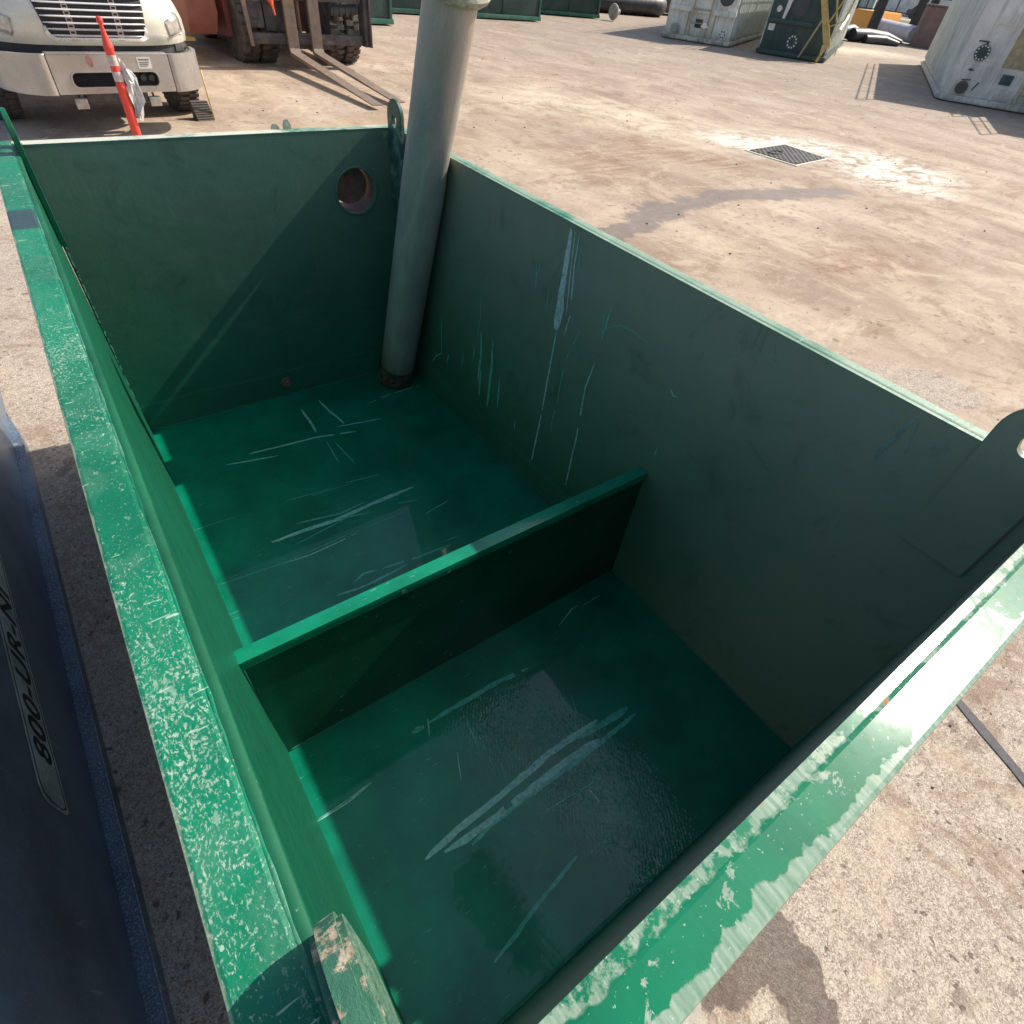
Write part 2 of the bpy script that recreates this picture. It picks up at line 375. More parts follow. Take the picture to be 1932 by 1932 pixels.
    # rough gravelly scar
    sc_ = n.mul(n.ramp(n.poly(n.warp(1.2, 1.1), [(33, 20), (37, 19)]), .3, 2.6, 1, 0), n.ramp(n.noise(2.2, 8, .8), .42, .5))
    base = n.mix(n.mul(sc_, .8), base, (.70, .60, .45))
    h = n.math('ADD', n.mul(fine, .6), n.mul(v1, n.math('ADD', .25, n.mul(near, .9))))
    h = n.math('ADD', h, n.mul(mid, .8))
    return n.bsdf(base, n.ramp(wetness, 0, 1, .88, .32), 0, n.bump(h, .55, .009), spec=.25)
M['ground'] = ground()

# ------------------------------------------------------------------ mesh helpers
def new_obj(name, bm, mats, parent=None, smooth=False, loc=None, rot=None):
    me = bpy.data.meshes.new(name)
    bmesh.ops.recalc_face_normals(bm, faces=bm.faces) if smooth != 'keep' else None
    bm.to_mesh(me); bm.free()
    if not isinstance(mats, (list, tuple)): mats = [mats]
    for m in mats: me.materials.append(m)
    if smooth is True:
        for p in me.polygons: p.use_smooth = True
    elif isinstance(smooth, (int, float)) and smooth is not False and smooth != 'keep':
        for p in me.polygons: p.use_smooth = True
        me.set_sharp_from_angle(angle=R(smooth))
    o = bpy.data.objects.new(name, me); col.objects.link(o)
    if parent: o.parent = parent
    if loc: o.location = loc
    if rot: o.rotation_euler = rot
    return o
def tag(o, label=None, cat=None, group=None, kind=None):
    if label: o['label'] = label
    if cat: o['category'] = cat
    if group: o['group'] = group
    if kind: o['kind'] = kind
    return o
def thing(name, label, cat, loc=(0, 0, 0), rz=0, group=None):
    o = bpy.data.objects.new(name, None); col.objects.link(o)
    o.location = loc; o.rotation_euler = (0, 0, rz); o.empty_display_size = .2
    return tag(o, label, cat, group)
def box(bm, a, b, bev=0, mi=0):
    g = bmesh.ops.create_cube(bm, size=1)
    for v in g['verts']:
        v.co = Vector([a[i] + (v.co[i] + .5) * (b[i] - a[i]) for i in range(3)])
    fs = set(f for v in g['verts'] for f in v.link_faces)
    for f in fs: f.material_index = mi
    if bev:
        es = list(set(e for v in g['verts'] for e in v.link_edges))
        bmesh.ops.bevel(bm, geom=es, offset=bev, segments=2, affect='EDGES', profile=.6)
def nb(): return bmesh.new()
def cyl(bm, p0, p1, r0, r1=None, seg=20, cap=True, mi=0):
    p0 = Vector(p0); p1 = Vector(p1); r1 = r0 if r1 is None else r1
    d = (p1 - p0).normalized(); u = d.orthogonal().normalized(); v = d.cross(u)
    a = [bm.verts.new(p0 + (u * math.cos(t) + v * math.sin(t)) * r0) for t in [2 * math.pi * i / seg for i in range(seg)]]
    b = [bm.verts.new(p1 + (u * math.cos(t) + v * math.sin(t)) * r1) for t in [2 * math.pi * i / seg for i in range(seg)]]
    for i in range(seg):
        f = bm.faces.new((a[i], a[(i + 1) % seg], b[(i + 1) % seg], b[i])); f.material_index = mi; f.smooth = True
    if cap:
        f = bm.faces.new(a[::-1]); f.material_index = mi
        f = bm.faces.new(b); f.material_index = mi
def tube(bm, pts, r, seg=8, mi=0, wob=0, flat=1.0):
    pts = [Vector(p) for p in pts]; rings = []
    for i, p in enumerate(pts):
        d = (pts[min(i + 1, len(pts) - 1)] - pts[max(i - 1, 0)]).normalized()
        u = d.cross(Vector((0, 0, 1)));
        u = Vector((1, 0, 0)) if u.length < 1e-3 else u.normalized()
        v = u.cross(d); rr = (r[i] if isinstance(r, (list, tuple)) else r) * (1 + random.uniform(-wob, wob))
        rings.append([bm.verts.new(p + u * math.cos(2 * math.pi * k / seg) * rr + v * math.sin(2 * math.pi * k / seg) * rr * flat) for k in range(seg)])
    for a, b in zip(rings[:-1], rings[1:]):
        for k in range(seg):
            f = bm.faces.new((a[k], a[(k + 1) % seg], b[(k + 1) % seg], b[k])); f.smooth = True; f.material_index = mi
    f = bm.faces.new(rings[0][::-1]); f.material_index = mi
    f = bm.faces.new(rings[-1]); f.material_index = mi
def lathe(bm, prof, seg=28, axis='Z', origin=(0, 0, 0), mi=0, closed=False):
    rings = []
    for r, h in prof:
        ring = []
        for k in range(seg):
            t = 2 * math.pi * k / seg; a, b = r * math.cos(t), r * math.sin(t)
            p = {'Z': (a, b, h), 'Y': (a, h, b), 'X': (h, a, b)}[axis]
            ring.append(bm.verts.new(Vector(p) + Vector(origin)))
        rings.append(ring)
    n = len(rings)
    for i in range(n if closed else n - 1):
        a, b = rings[i], rings[(i + 1) % n]
        for k in range(seg):
            f = bm.faces.new((a[k], a[(k + 1) % seg], b[(k + 1) % seg], b[k])); f.material_index = mi; f.smooth = True
    if not closed:
        if prof[0][0] > 1e-5: bm.faces.new(rings[0][::-1]).material_index = mi
        if prof[-1][0] > 1e-5: bm.faces.new(rings[-1]).material_index = mi
def prism(bm, pts, d, mi=0):            # closed outline (3D points) pushed along d
    a = [bm.verts.new(Vector(p)) for p in pts]; b = [bm.verts.new(Vector(p) + Vector(d)) for p in pts]
    n = len(pts); fs = [bm.faces.new(a[::-1]), bm.faces.new(b)]
    for i in range(n): fs.append(bm.faces.new((a[i], a[(i + 1) % n], b[(i + 1) % n], b[i])))
    for f in fs: f.material_index = mi
def holed(bm, outer, inner, d, mi=0):   # outer and inner outlines of equal count, pushed along d
    n = len(outer); d = Vector(d)
    o0 = [bm.verts.new(Vector(p)) for p in outer]; i0 = [bm.verts.new(Vector(p)) for p in inner]
    o1 = [bm.verts.new(Vector(p) + d) for p in outer]; i1 = [bm.verts.new(Vector(p) + d) for p in inner]
    for k in range(n):
        j = (k + 1) % n
        for q in ((o0[k], o0[j], i0[j], i0[k]), (o1[k], i1[k], i1[j], o1[j]), (o0[k], o1[k], o1[j], o0[j]), (i0[k], i0[j], i1[j], i1[k])):
            bm.faces.new(q).material_index = mi
def rect_round(w0, w1, h0, h1, r, n=6):
    pts = []
    for cx, cy, a0 in ((w1 - r, h1 - r, 0), (w0 + r, h1 - r, 90), (w0 + r, h0 + r, 180), (w1 - r, h0 + r, 270)):
        for k in range(n + 1):
            a = R(a0 + 90 * k / n); pts.append((cx + r * math.cos(a), cy + r * math.sin(a)))
    return pts
def ribbon(bm, pts, ws, nrm, off, mi, steps=5):
    nrm = Vector(nrm); P = []; W = []
    for i in range(len(pts) - 1):
        a, b = Vector(pts[i]), Vector(pts[i + 1]); s = max(2, int((b - a).length / .03))
        for k in range(s):
            t = k / s; P.append(a.lerp(b, t)); W.append(ws[i] * (1 - t) + ws[i + 1] * t)
    P.append(Vector(pts[-1])); W.append(ws[-1])
    n = len(P); L = []; Rr = []
    for i in range(n):
        d = (P[min(i + 1, n - 1)] - P[max(i - 1, 0)]).normalized(); s = d.cross(nrm)
        e = min(1, .35 + min(i, n - 1 - i) * .5)
        hw = W[i] * .5 * e
        L.append(bm.verts.new(P[i] + s * hw * random.uniform(.85, 1.5) + nrm * off))
        Rr.append(bm.verts.new(P[i] - s * hw * random.uniform(.85, 1.5) + nrm * off))
    gap = 0
    for i in range(n - 1):
        if gap > 0: gap -= 1; continue
        if random.random() < .05 and n > 9: gap = 0; continue
        bm.faces.new((L[i], L[i + 1], Rr[i + 1], Rr[i])).material_index = mi
FLOOR_MARKS = [
  ([(0.212,2.557,0.054),(0.326,2.53,0.054),(0.462,2.502,0.054)],[0.0066,0.0067,0.0068],0) ,
  ([(0.337,2.588,0.054),(0.527,2.569,0.054),(0.693,2.555,0.054),(0.911,2.502,0.054)],[0.0095,0.0097,0.0099,0.0102],0) ,
  ([(0.716,2.844,0.054),(0.718,2.73,0.054),(0.71,2.598,0.054)],[0.0135,0.0132,0.0129],0) ,
  ([(0.839,2.882,0.054),(0.851,2.758,0.054),(0.878,2.602,0.054)],[0.0123,0.012,0.0118],0) ,
  ([(0.828,2.593,0.054),(0.971,2.565,0.054),(1.083,2.547,0.054)],[0.0088,0.0089,0.009],0) ,
  ([(0.728,2.497,0.054),(0.714,2.293,0.054)],[0.0057,0.0054],1) ,
  ([(0.764,2.477,0.054),(0.784,2.254,0.054)],[0.0057,0.0055],1) ,
  ([(0.231,1.924,0.054),(0.366,1.921,0.054),(0.549,1.91,0.054),(0.73,1.926,0.054),(0.962,1.933,0.054)],[0.0152,0.0156,0.016,0.0166,0.0172],0) ,
  ([(0.328,1.916,0.054),(0.491,1.924,0.054),(0.693,1.876,0.054)],[0.0059,0.0061,0.0063],1) ,
  ([(0.364,1.98,0.054),(0.457,1.964,0.054),(0.563,1.941,0.054),(0.702,1.953,0.054)],[0.0073,0.0074,0.0075,0.0077],1) ,
  ([(0.236,1.775,0.054),(0.354,1.765,0.054),(0.491,1.773,0.054),(0.584,1.783,0.054)],[0.0045,0.0046,0.0047,0.0048],0) ,
  ([(-0.032,1.799,0.054),(0.243,1.779,0.054),(0.563,1.795,0.054),(0.831,1.795,0.054)],[0.0022,0.0023,0.0024,0.0025],1) ,
  ([(0.453,1.522,0.054),(0.505,1.544,0.054),(0.567,1.532,0.054)],[0.0089,0.0091,0.0092],1) ,
  ([(0.36,1.495,0.054),(0.424,1.484,0.054),(0.539,1.474,0.054)],[0.0087,0.0088,0.009],1) ,
  ([(0.468,1.477,0.054),(0.618,1.484,0.054),(0.693,1.494,0.054)],[0.01,0.0103,0.0105],1) ,
  ([(0.589,1.527,0.054),(0.758,1.504,0.054),(0.928,1.493,0.054)],[0.0092,0.0094,0.0097],1) ,
  ([(0.833,1.867,0.054),(0.939,1.837,0.054)],[0.0064,0.0065],1) ,
  ([(0.924,1.731,0.054),(1.07,1.755,0.054)],[0.0051,0.0052],0) ,
  ([(1.075,2.719,0.054),(1.242,2.748,0.054),(1.457,2.749,0.054)],[0.0062,0.0063,0.0065],0) ,
  ([(-0.056,2.171,0.054),(0.06,2.168,0.054),(0.162,2.16,0.054)],[0.0023,0.0024,0.0024],1) ,
  ([(0.673,2.132,0.054),(0.859,2.106,0.054)],[0.0053,0.0054],1) ,
  ([(0.377,2.152,0.054),(0.603,2.128,0.054)],[0.0038,0.0039],1) ,
  ([(0.495,2.125,0.054),(0.706,2.113,0.054)],[0.0025,0.0026],1) ,
  ([(0.318,1.857,0.054),(0.654,1.909,0.054)],[0.0035,0.0038],1) ,
  ([(0.906,1.525,0.054),(0.989,1.523,0.054)],[0.0073,0.0074],1) ,
  ([(0.414,0.793,0.054),(0.589,0.792,0.054),(0.729,0.789,0.054),(0.853,0.772,0.054)],[0.014,0.0145,0.015,0.0153],1) ,
  ([(0.341,0.793,0.054),(0.391,0.791,0.054)],[0.022,0.0222],1) ,
  ([(0.188,0.418,0.054),(0.313,0.433,0.054),(0.491,0.443,0.054),(0.713,0.46,0.054),(0.946,0.459,0.054)],[0.0159,0.0164,0.0172,0.0183,0.0192],0) ,
  ([(0.248,0.403,0.054),(0.357,0.394,0.054),(0.599,0.4,0.054),(0.716,0.405,0.054),(0.905,0.399,0.054)],[0.0176,0.0181,0.0192,0.0198,0.0206],0) ,
  ([(0.332,0.371,0.054),(0.41,0.385,0.054),(0.558,0.389,0.054),(0.773,0.388,0.054)],[0.013,0.0133,0.0138,0.0145],1) ,
  ([(0.834,0.446,0.054),(0.975,0.434,0.054),(1.08,0.431,0.054)],[0.0206,0.0212,0.0216],1) ,
  ([(0.602,0.389,0.054),(0.78,0.383,0.054),(1.088,0.396,0.054)],[0.0122,0.0127,0.0137],1) ,
  ([(0.224,0.088,0.054),(0.311,0.104,0.054),(0.391,0.124,0.054),(0.591,0.157,0.054)],[0.0101,0.0104,0.0107,0.0114],1) ,
  ([(-0.043,0.704,0.054),(0.059,0.703,0.054),(0.152,0.718,0.054)],[0.0049,0.005,0.0052],0) ,
  ([(-0.037,0.709,0.054),(0.062,0.71,0.054),(0.144,0.721,0.054)],[0.0024,0.0025,0.0026],0) ,
  ([(0.417,0.809,0.054),(0.39,0.748,0.054)],[0.0047,0.0046],0) ,
  ([(0.444,0.647,0.054),(0.423,0.599,0.054),(0.406,0.559,0.054)],[0.0036,0.0035,0.0035],0) ,
  ([(0.533,0.721,0.054),(0.515,0.633,0.054)],[0.0038,0.0037],0) ,
  ([(0.926,0.587,0.054),(0.884,0.499,0.054)],[0.004,0.0038],1) ,
  ([(0.757,0.286,0.054),(0.759,0.235,0.054)],[0.007,0.0069],0) ,
  ([(1.084,0.862,0.054),(1.186,0.899,0.054),(1.223,0.9,0.054)],[0.0054,0.0056,0.0056],0) ,
  ([(1.243,0.888,0.054),(1.344,0.89,0.054)],[0.0056,0.0058],1) ,
  ([(0.561,0.321,0.054),(0.822,0.293,0.054)],[0.0025,0.0027],1) ,
]
WALL_MARKS = [
  ([(1.493,1.613,1.364),(1.493,1.609,1.188),(1.493,1.613,1.086),(1.493,1.61,0.974)],[0.0223,0.0236,0.0244,0.0253],2) ,
  ([(1.493,1.615,1.142),(1.493,1.605,1.031),(1.493,1.614,0.967)],[0.0371,0.0383,0.0391],2) ,
  ([(1.493,1.566,1.365),(1.493,1.565,1.246),(1.493,1.542,1.06),(1.493,1.558,0.963)],[0.005,0.0052,0.0055,0.0057],2) ,
  ([(1.493,1.59,1.366),(1.493,1.578,1.2),(1.493,1.565,1.049)],[0.004,0.0042,0.0044],2) ,
  ([(1.493,1.547,1.352),(1.493,1.543,1.255)],[0.003,0.0031],1) ,
  ([(1.493,1.606,0.958),(1.493,1.614,0.742),(1.493,1.62,0.529),(1.493,1.64,0.233)],[0.0069,0.0074,0.0078,0.0085],0) ,
  ([(1.493,1.357,0.948),(1.493,1.38,0.82),(1.493,1.37,0.584),(1.493,1.373,0.274)],[0.0054,0.0057,0.0061,0.0067],0) ,
  ([(1.493,1.336,1.184),(1.493,1.349,1.053)],[0.006,0.0063],1) ,
  ([(1.493,1.364,1.151),(1.493,1.35,1.058)],[0.0041,0.0042],1) ,
  ([(1.493,1.347,1.098),(1.493,1.272,1.145),(1.493,1.216,1.15),(1.493,1.13,1.144)],[0.0021,0.002,0.002,0.0019],1) ,
  ([(1.493,1.473,1.028),(1.493,1.526,0.858),(1.493,1.529,0.676),(1.493,1.543,0.515),(1.493,1.524,0.48)],[0.0033,0.0035,0.0037,0.0039,0.0039],1) ,
  ([(1.493,1.785,1.175),(1.493,1.774,1.077)],[0.0056,0.0058],1) ,
  ([(1.493,1.761,1.195),(1.493,1.774,1.123)],[0.0044,0.0046],1) ,
  ([(1.493,1.69,1.122),(1.493,1.687,1.006)],[0.0045,0.0046],1) ,
  ([(1.493,0.985,1.044),(1.493,0.965,1.027),(1.493,0.947,1.032)],[0.0048,0.0048,0.0048],0) ,
  ([(1.493,1.809,0.374),(1.493,1.806,0.324)],[0.0056,0.0057],0) ,
  ([(1.493,0.299,1.361),(1.493,0.323,1.232),(1.493,0.315,1.2)],[0.0093,0.01,0.0102],3) ,
  ([(1.493,0.289,1.36),(1.493,0.271,1.27)],[0.0027,0.0028],3) ,
  ([(1.493,0.706,1.355),(1.493,0.679,1.3)],[0.0054,0.0055],3) ,
  ([(1.493,0.958,0.799),(1.493,0.957,0.759)],[0.0041,0.0042],0) ,
  ([(1.493,2.157,0.7),(1.493,2.146,0.583),(1.493,2.163,0.411)],[0.0137,0.0141,0.0147],1) ,
  ([(1.493,2.137,0.488),(1.493,2.147,0.323)],[0.0126,0.0131],1) ,
  ([(1.493,2.05,0.706),(1.493,2.046,0.537),(1.493,2.061,0.309)],[0.0134,0.0139,0.0148],1) ,
  ([(1.493,1.969,0.54),(1.493,1.968,0.355)],[0.0103,0.0108],1) ,
  ([(1.493,2.204,0.602),(1.493,2.22,0.494)],[0.0071,0.0073],1) ,
  ([(1.493,2.315,0.496),(1.493,2.331,0.393)],[0.0065,0.0066],1) ,
  ([(1.493,2.175,0.893),(1.493,2.17,0.758),(1.493,2.192,0.655)],[0.0041,0.0042,0.0044],1) ,
  ([(1.493,2.551,0.613),(1.493,2.547,0.376),(1.493,2.61,0.327),(1.493,2.662,0.259)],[0.0056,0.0059,0.0061,0.0062],1) ,
  ([(1.493,2.544,1.189),(1.493,2.548,0.967)],[0.0073,0.0077],3) ,
  ([(1.493,2.584,1.214),(1.493,2.583,0.964)],[0.0041,0.0043],3) ,
  ([(1.493,2.465,0.407),(1.493,2.493,0.344)],[0.0097,0.0099],1) ,
  ([(1.493,2.319,1.124),(1.493,2.261,1.132),(1.493,2.199,1.149)],[0.0024,0.0023,0.0023],3) ,
  ([(1.493,0.534,0.051),(1.493,0.52,0.205),(1.493,0.503,0.351)],[0.0044,0.0042,0.004],3) ,
]
# ================================================================== SETTING
bm = nb(); S_ = 1500
for v in [(-S_, -S_), (S_, -S_), (S_, S_), (-S_, S_)]: bm.verts.new((v[0], v[1], 0))
bm.faces.new(bm.verts); tag(new_obj('ground', bm, M['ground']), kind='structure')
# grass verge and road beyond the yard
gm = NT('verge_grass')
gb = gm.mix(gm.ramp(gm.noise(.9, 7, .7), .4, .6), (.09, .115, .045), (.20, .19, .09))
M['grass'] = gm.bsdf(gb, .9, 0, gm.bump(gm.noise(30, 4, .7), .8, .05))
d28 = Vector((math.cos(R(28)), math.sin(R(28)), 0)); n28 = Vector((-d28.y, d28.x, 0))
def sheet(name, base, a0, a1, b0, b1, z, m):
    bm = nb(); c = Vector(base)
    q = [c + d28 * a + n28 * b for a, b in ((a0, b0), (a1, b0), (a1, b1), (a0, b1))]
    vs = [bm.verts.new((p.x, p.y, z)) for p in q]; bm.faces.new(vs)
    return tag(new_obj(name, bm, m), kind='structure')
sheet('grass_verge', (60, 31, 0), -2, 46, -90, 90, .004, M['grass'])
M['road'] = plain('pale_road', (.33, .31, .29), .85, nscale=.5)
sheet('road', (60, 31, 0), 46, 62, -140, 140, .008, M['road'])
M['joint'] = plain('joint_sealant', (.045, .045, .05), .7, nscale=40, var=.4)
bm = nb()
a = Vector((2.34, -.30, .004)); b = Vector((1.75, -1.86, .004)); u = (b - a).normalized(); s = Vector((-u.y, u.x, 0)) * .021
a = a - u * 1.0
prev = None
for k in range(40):
    p = a.lerp(b, k / 39); j = random.uniform(.85, 1.15)
    c = (bm.verts.new(p + s * j), bm.verts.new(p - s * j))
    if prev: bm.faces.new((prev[0], c[0], c[1], prev[1]))
    prev = c
tag(new_obj('pavement_joint', bm, M['joint']), kind='structure')

# ================================================================== GREEN TANK
X0, X1, Y0, Y1, ZF, ZR = -.036, 1.493, -.030, 3.023, .054, 1.387
tank = thing('open_tank', 'long open-topped green steel tank with chipped rims and a cross baffle inside', 'tank', (0, 0, 0))
T = .022
def grid_wall(bm, o, u, v, nu, nv):
    pass
bm = nb(); box(bm, (X0 - T, Y0 - T, 0), (X1 + T, Y1 + T, ZF)); floor_ = new_obj('floor_plate', bm, M['floor'], tank)
def lwx(y, z):                         # the thin side plate bows outward between rim, floor and baffle
    prof = [(ZR * k / 40, -.038 - .019 * (k / 40) - .008 * math.sin(math.pi * min(1, k / 40) ** .9)) for k in range(41)]
    for (a, xa), (b, xb) in zip(prof[:-1], prof[1:]):
        if z <= b + 1e-6: t = (z - a) / (b - a); x = xa + (xb - xa) * t; break
    return x
bm = nb(); G1 = []; G2 = []
for i in range(61):
    y = Y0 - T + (Y1 + 2 * T - Y0) * i / 60
    G1.append([bm.verts.new((lwx(y, .055 + (ZR - .004 - .055) * k / 24), y, .055 + (ZR - .004 - .055) * k / 24)) for k in range(25)])
    G2.append([bm.verts.new((lwx(y, .055 + (ZR - .004 - .055) * k / 24) - .008, y, .055 + (ZR - .004 - .055) * k / 24)) for k in range(25)])
for i in range(60):
    for k in range(24):
        bm.faces.new((G1[i][k], G1[i + 1][k], G1[i + 1][k + 1], G1[i][k + 1])); bm.faces.new((G2[i][k], G2[i][k + 1], G2[i + 1][k + 1], G2[i + 1][k]))
    for k in (0, 24): bm.faces.new((G1[i][k], G2[i][k], G2[i + 1][k], G1[i + 1][k]))
lw = new_obj('side_wall', bm, M['wall_left'], tank, 40)
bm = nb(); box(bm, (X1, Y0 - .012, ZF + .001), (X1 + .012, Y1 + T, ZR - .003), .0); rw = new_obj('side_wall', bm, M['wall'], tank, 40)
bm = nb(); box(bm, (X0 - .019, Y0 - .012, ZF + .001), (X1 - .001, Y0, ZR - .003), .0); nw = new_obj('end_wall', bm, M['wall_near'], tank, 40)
bm = nb(); box(bm, (-.052, Y0 - .0125, ZR - .0025), (X1 + .012, Y0 + .001, ZR - .0012), 0); new_obj('wall_lip', bm, M['rim_near'], nw)
bm = nb(); box(bm, (X1 - .001, Y0 + .002, ZR - .0025), (X1 + .0125, Y1 + T, ZR - .0012), 0); new_obj('wall_lip', bm, M['rim_r'], rw)
bm = nb(); box(bm, (-.0685, Y0 - T, ZR - .014), (-.0535, Y1 + T, ZR - .0005), .005); new_obj('wall_lip', bm, M['lip'], lw, 40)
# far wall with a round outlet opening
hc = (1.265, 1.115); hr = .104; N = 40
outer = []; inner = []
x0, x1, z0, z1 = X0 - .019, X1 - .001, ZF + .001, ZR - .003
for k in range(N):
    a = 2 * math.pi * (k + .5) / N; c, s = math.cos(a), math.sin(a)
    t = min((x1 - hc[0]) / c if c > 0 else (x0 - hc[0]) / c, (z1 - hc[1]) / s if s > 0 else (z0 - hc[1]) / s)
    outer.append([hc[0] + c * t, Y1, hc[1] + s * t]); inner.append((hc[0] + c * hr, Y1, hc[1] + s * hr))
for cx, cz in ((x0, z0), (x1, z0), (x0, z1), (x1, z1)):
    k = min(range(N), key=lambda i: (outer[i][0] - cx) ** 2 + (outer[i][2] - cz) ** 2); outer[k][0] = cx; outer[k][2] = cz
bm = nb(); holed(bm, outer, inner, (0, T, 0)); fw = new_obj('end_wall', bm, M['wall_far'], tank)
bm = nb(); box(bm, (X0 + .002, Y1 - .001, ZR - .0025), (X1 - .002, Y1 + T + .001, ZR - .0012), 0); new_obj('wall_lip', bm, M['rim_far'], fw)
bm = nb()
lathe(bm, [(hr + .001, .0), (hr + .012, .0), (hr + .012, .16), (hr + .001, .16)], 36, 'Y', (hc[0], Y1 + T + .001, hc[1]), closed=True)
st = new_obj('outlet_stub', bm, M['rust'], fw, 30)
bm = nb()
d = Vector((math.cos(R(6)), math.sin(R(6)), 0)); ce = Vector((hc[0] - .004, Y1 + .075, hc[1] + .010)); q = Vector((-d.y, d.x, 0)) * .006
ring = [ce + d * math.cos(2 * math.pi * k / 28) * .098 + Vector((0, 0, 1)) * math.sin(2 * math.pi * k / 28) * .088 for k in range(28)]
prism(bm, [p - q for p in ring], q * 2); new_obj('valve_disc', bm, M['rust'], fw)
bm = nb(); lathe(bm, [(hr + .001, -.003), (hr + .010, -.003), (hr + .012, .0006), (hr + .001, .0006)], 40, 'Y', (hc[0], Y1 - .0015, hc[1]), closed=True)
new_obj('opening_ring', bm, M['wall_far'], fw)
bm = nb(); lathe(bm, [(.0, -.028), (.014, -.028), (.016, -.02), (.016, -.012), (.028, -.011), (.030, 0)], 20, 'Y', (.71, Y1, .140))
new_obj('drain_plug', bm, M['rust'], fw, 40)
# rims: rolled tube outside each wall
RW = .055
def rim(name_mat, a, b, lip, parentw):
    bm = nb(); box(bm, a, b, .007); return new_obj('rim', bm, name_mat, parentw)
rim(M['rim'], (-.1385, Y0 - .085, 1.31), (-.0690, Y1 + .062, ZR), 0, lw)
rim(M['rim_r'], (X1 + .014, Y0 - .085, 1.31), (X1 + .053, Y1 + .062, ZR), 0, rw)
rim(M['rim_far'], (-.0685, Y1 + T + .002, 1.311), (X1 + T, Y1 + .060, ZR - .001), 0, fw)
rim(M['rim_near'], (-.0685, -.107, 1.311), (X1 + .012, Y0 - .0130, ZR - .001), 0, nw)
# rounded wall lip + irregular weld between plate and rim
def bead(parent, p0, p1, r, m, wob=.25, jit=.0015, n=110, flat=.7, name='weld_bead'):
    bm = nb(); p0 = Vector(p0); p1 = Vector(p1)
    pts = [p0.lerp(p1, k / n) + Vector([random.uniform(-jit, jit) for _ in range(3)]) for k in range(n + 1)]
    tube(bm, pts, r, 8, 0, wob, flat); return new_obj(name, bm, m, parent)
bead(lw, (-.0688, Y0, ZR - .004), (-.0688, Y1, ZR - .004), .0042, M['pale_weld'], .12, .0007)
bead(rw, (X1 + .0135, Y0, ZR - .006), (X1 + .0135, Y1, ZR - .006), .004, M['rim_r'], .1, .0006)
bead(fw, (X0, Y1 + T + .001, ZR - .006), (X1, Y1 + T + .001, ZR - .006), .004, M['rim_far'], .1, .0006)
bead(nw, (-.052, Y0 - .0130, ZR - .0042), (X1, Y0 - .0130, ZR - .0042), .0038, M['rim_near'], .1, .0006)
for q in ((-.055, Y0), (-.055, Y1)): pass
# welded seams inside
def seam(p0, p1, r=.0032): return bead(tank, p0, p1, r, M['seam'], .4, .0012, 90, 1, 'weld_seam')
e = .002
seam((X0 + e, Y1 - e, ZF + e), (X1, Y1 - e, ZF + e)); seam((X1 - e, Y0, ZF + e), (X1 - e, Y1, ZF + e))
seam((X0, Y0 + e, ZF + e), (X1, Y0 + e, ZF + e)); seam((X1 - e, Y1 - e, ZF), (X1 - e, Y1 - e, 1.3)); seam((X0 - .012, Y1 - e, ZF), (X0 - .012, Y1 - e, 1.3))
# baffle
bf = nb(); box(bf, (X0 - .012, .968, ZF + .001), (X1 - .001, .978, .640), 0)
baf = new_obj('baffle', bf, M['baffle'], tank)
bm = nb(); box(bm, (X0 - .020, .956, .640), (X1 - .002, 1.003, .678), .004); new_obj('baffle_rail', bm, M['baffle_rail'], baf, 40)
bm = nb(); tube(bm, [(X0 + k * (X1 - X0) / 80, .968, ZF + .003) for k in range(81)], .0032, 6, 0, .4); new_obj('weld_seam', bm, M['seam'], baf)
# lifting lugs on the long walls

def lug(x, y0, y1, m1, m2, th=.020, zt=1.515, zb=1.07, bev=.003):
    yc = (y0 + y1) / 2; hw = (y1 - y0) / 2; n = 34; out = []; inn = []
    zc = zt - hw; hz = 1.425
    arc = [(yc + hw * math.cos(a), zc + hw * math.sin(a)) for a in [math.pi * k / 20 for k in range(21)]]
    left = [(y0, zc - (zc - zb) * k / 5) for k in range(1, 6)]; bot = [(y0 + (y1 - y0) * k / 4, zb) for k in range(1, 4)]
    right = [(y1, zb + (zc - zb) * k / 5) for k in range(0, 5)]
    prof = arc + left + bot + right; n = len(prof)
    for (py, pz) in prof:
        a = math.atan2(pz - hz, py - yc); out.append((x, py, pz)); inn.append((x, yc + .026 * math.cos(a), hz + .026 * math.sin(a)))
    bm = nb(); holed(bm, out, inn, (th, 0, 0))
    bmesh.ops.recalc_face_normals(bm, faces=bm.faces)
    es = [e for e in bm.edges if len(e.link_faces) == 2 and e.calc_face_angle() > .8 and all(((v.co.y - yc) ** 2 + (v.co.z - hz) ** 2) > .03 ** 2 for v in e.verts)]
    bmesh.ops.bevel(bm, geom=es, offset=bev, segments=2, affect='EDGES')
    for f in bm.faces:
        if abs(f.normal.x) < .9 and f.normal.z > -.5: f.material_index = 1
    o = new_obj('lifting_lug', bm, [m1, m2], tank, 35)
    return o
lug(X1 - .034, Y1 - .145, Y1 - .003, M['lug_far'], M['lug_far'])
lug(X1 - .009, Y0 + .030, Y0 + .190, M['wall'], M['wall'])
lug(X0 - .019, Y1 - .155, Y1 - .008, M['wall_left'], M['wall_left'], .018)
lug(X0 - .018, Y0 - .030, Y0 + .175, M['lug'], M['lug_edge'], .030, bev=.006)
# small tabs sticking up behind the far rim
for x, h in ((.93, .018), (.985, .034)):
    bm = nb(); prism(bm, [(x - .018, Y1 + .064, ZR - .08), (x + .018, Y1 + .064, ZR - .08), (x + .016, Y1 + .064, ZR + h * .4), (x + .004, Y1 + .064, ZR + h), (x - .008, Y1 + .064, ZR + h * .9), (x - .018, Y1 + .064, ZR + h * .3)], (0, .012, 0))
    new_obj('outer_tab', bm, M['flange'], tank)
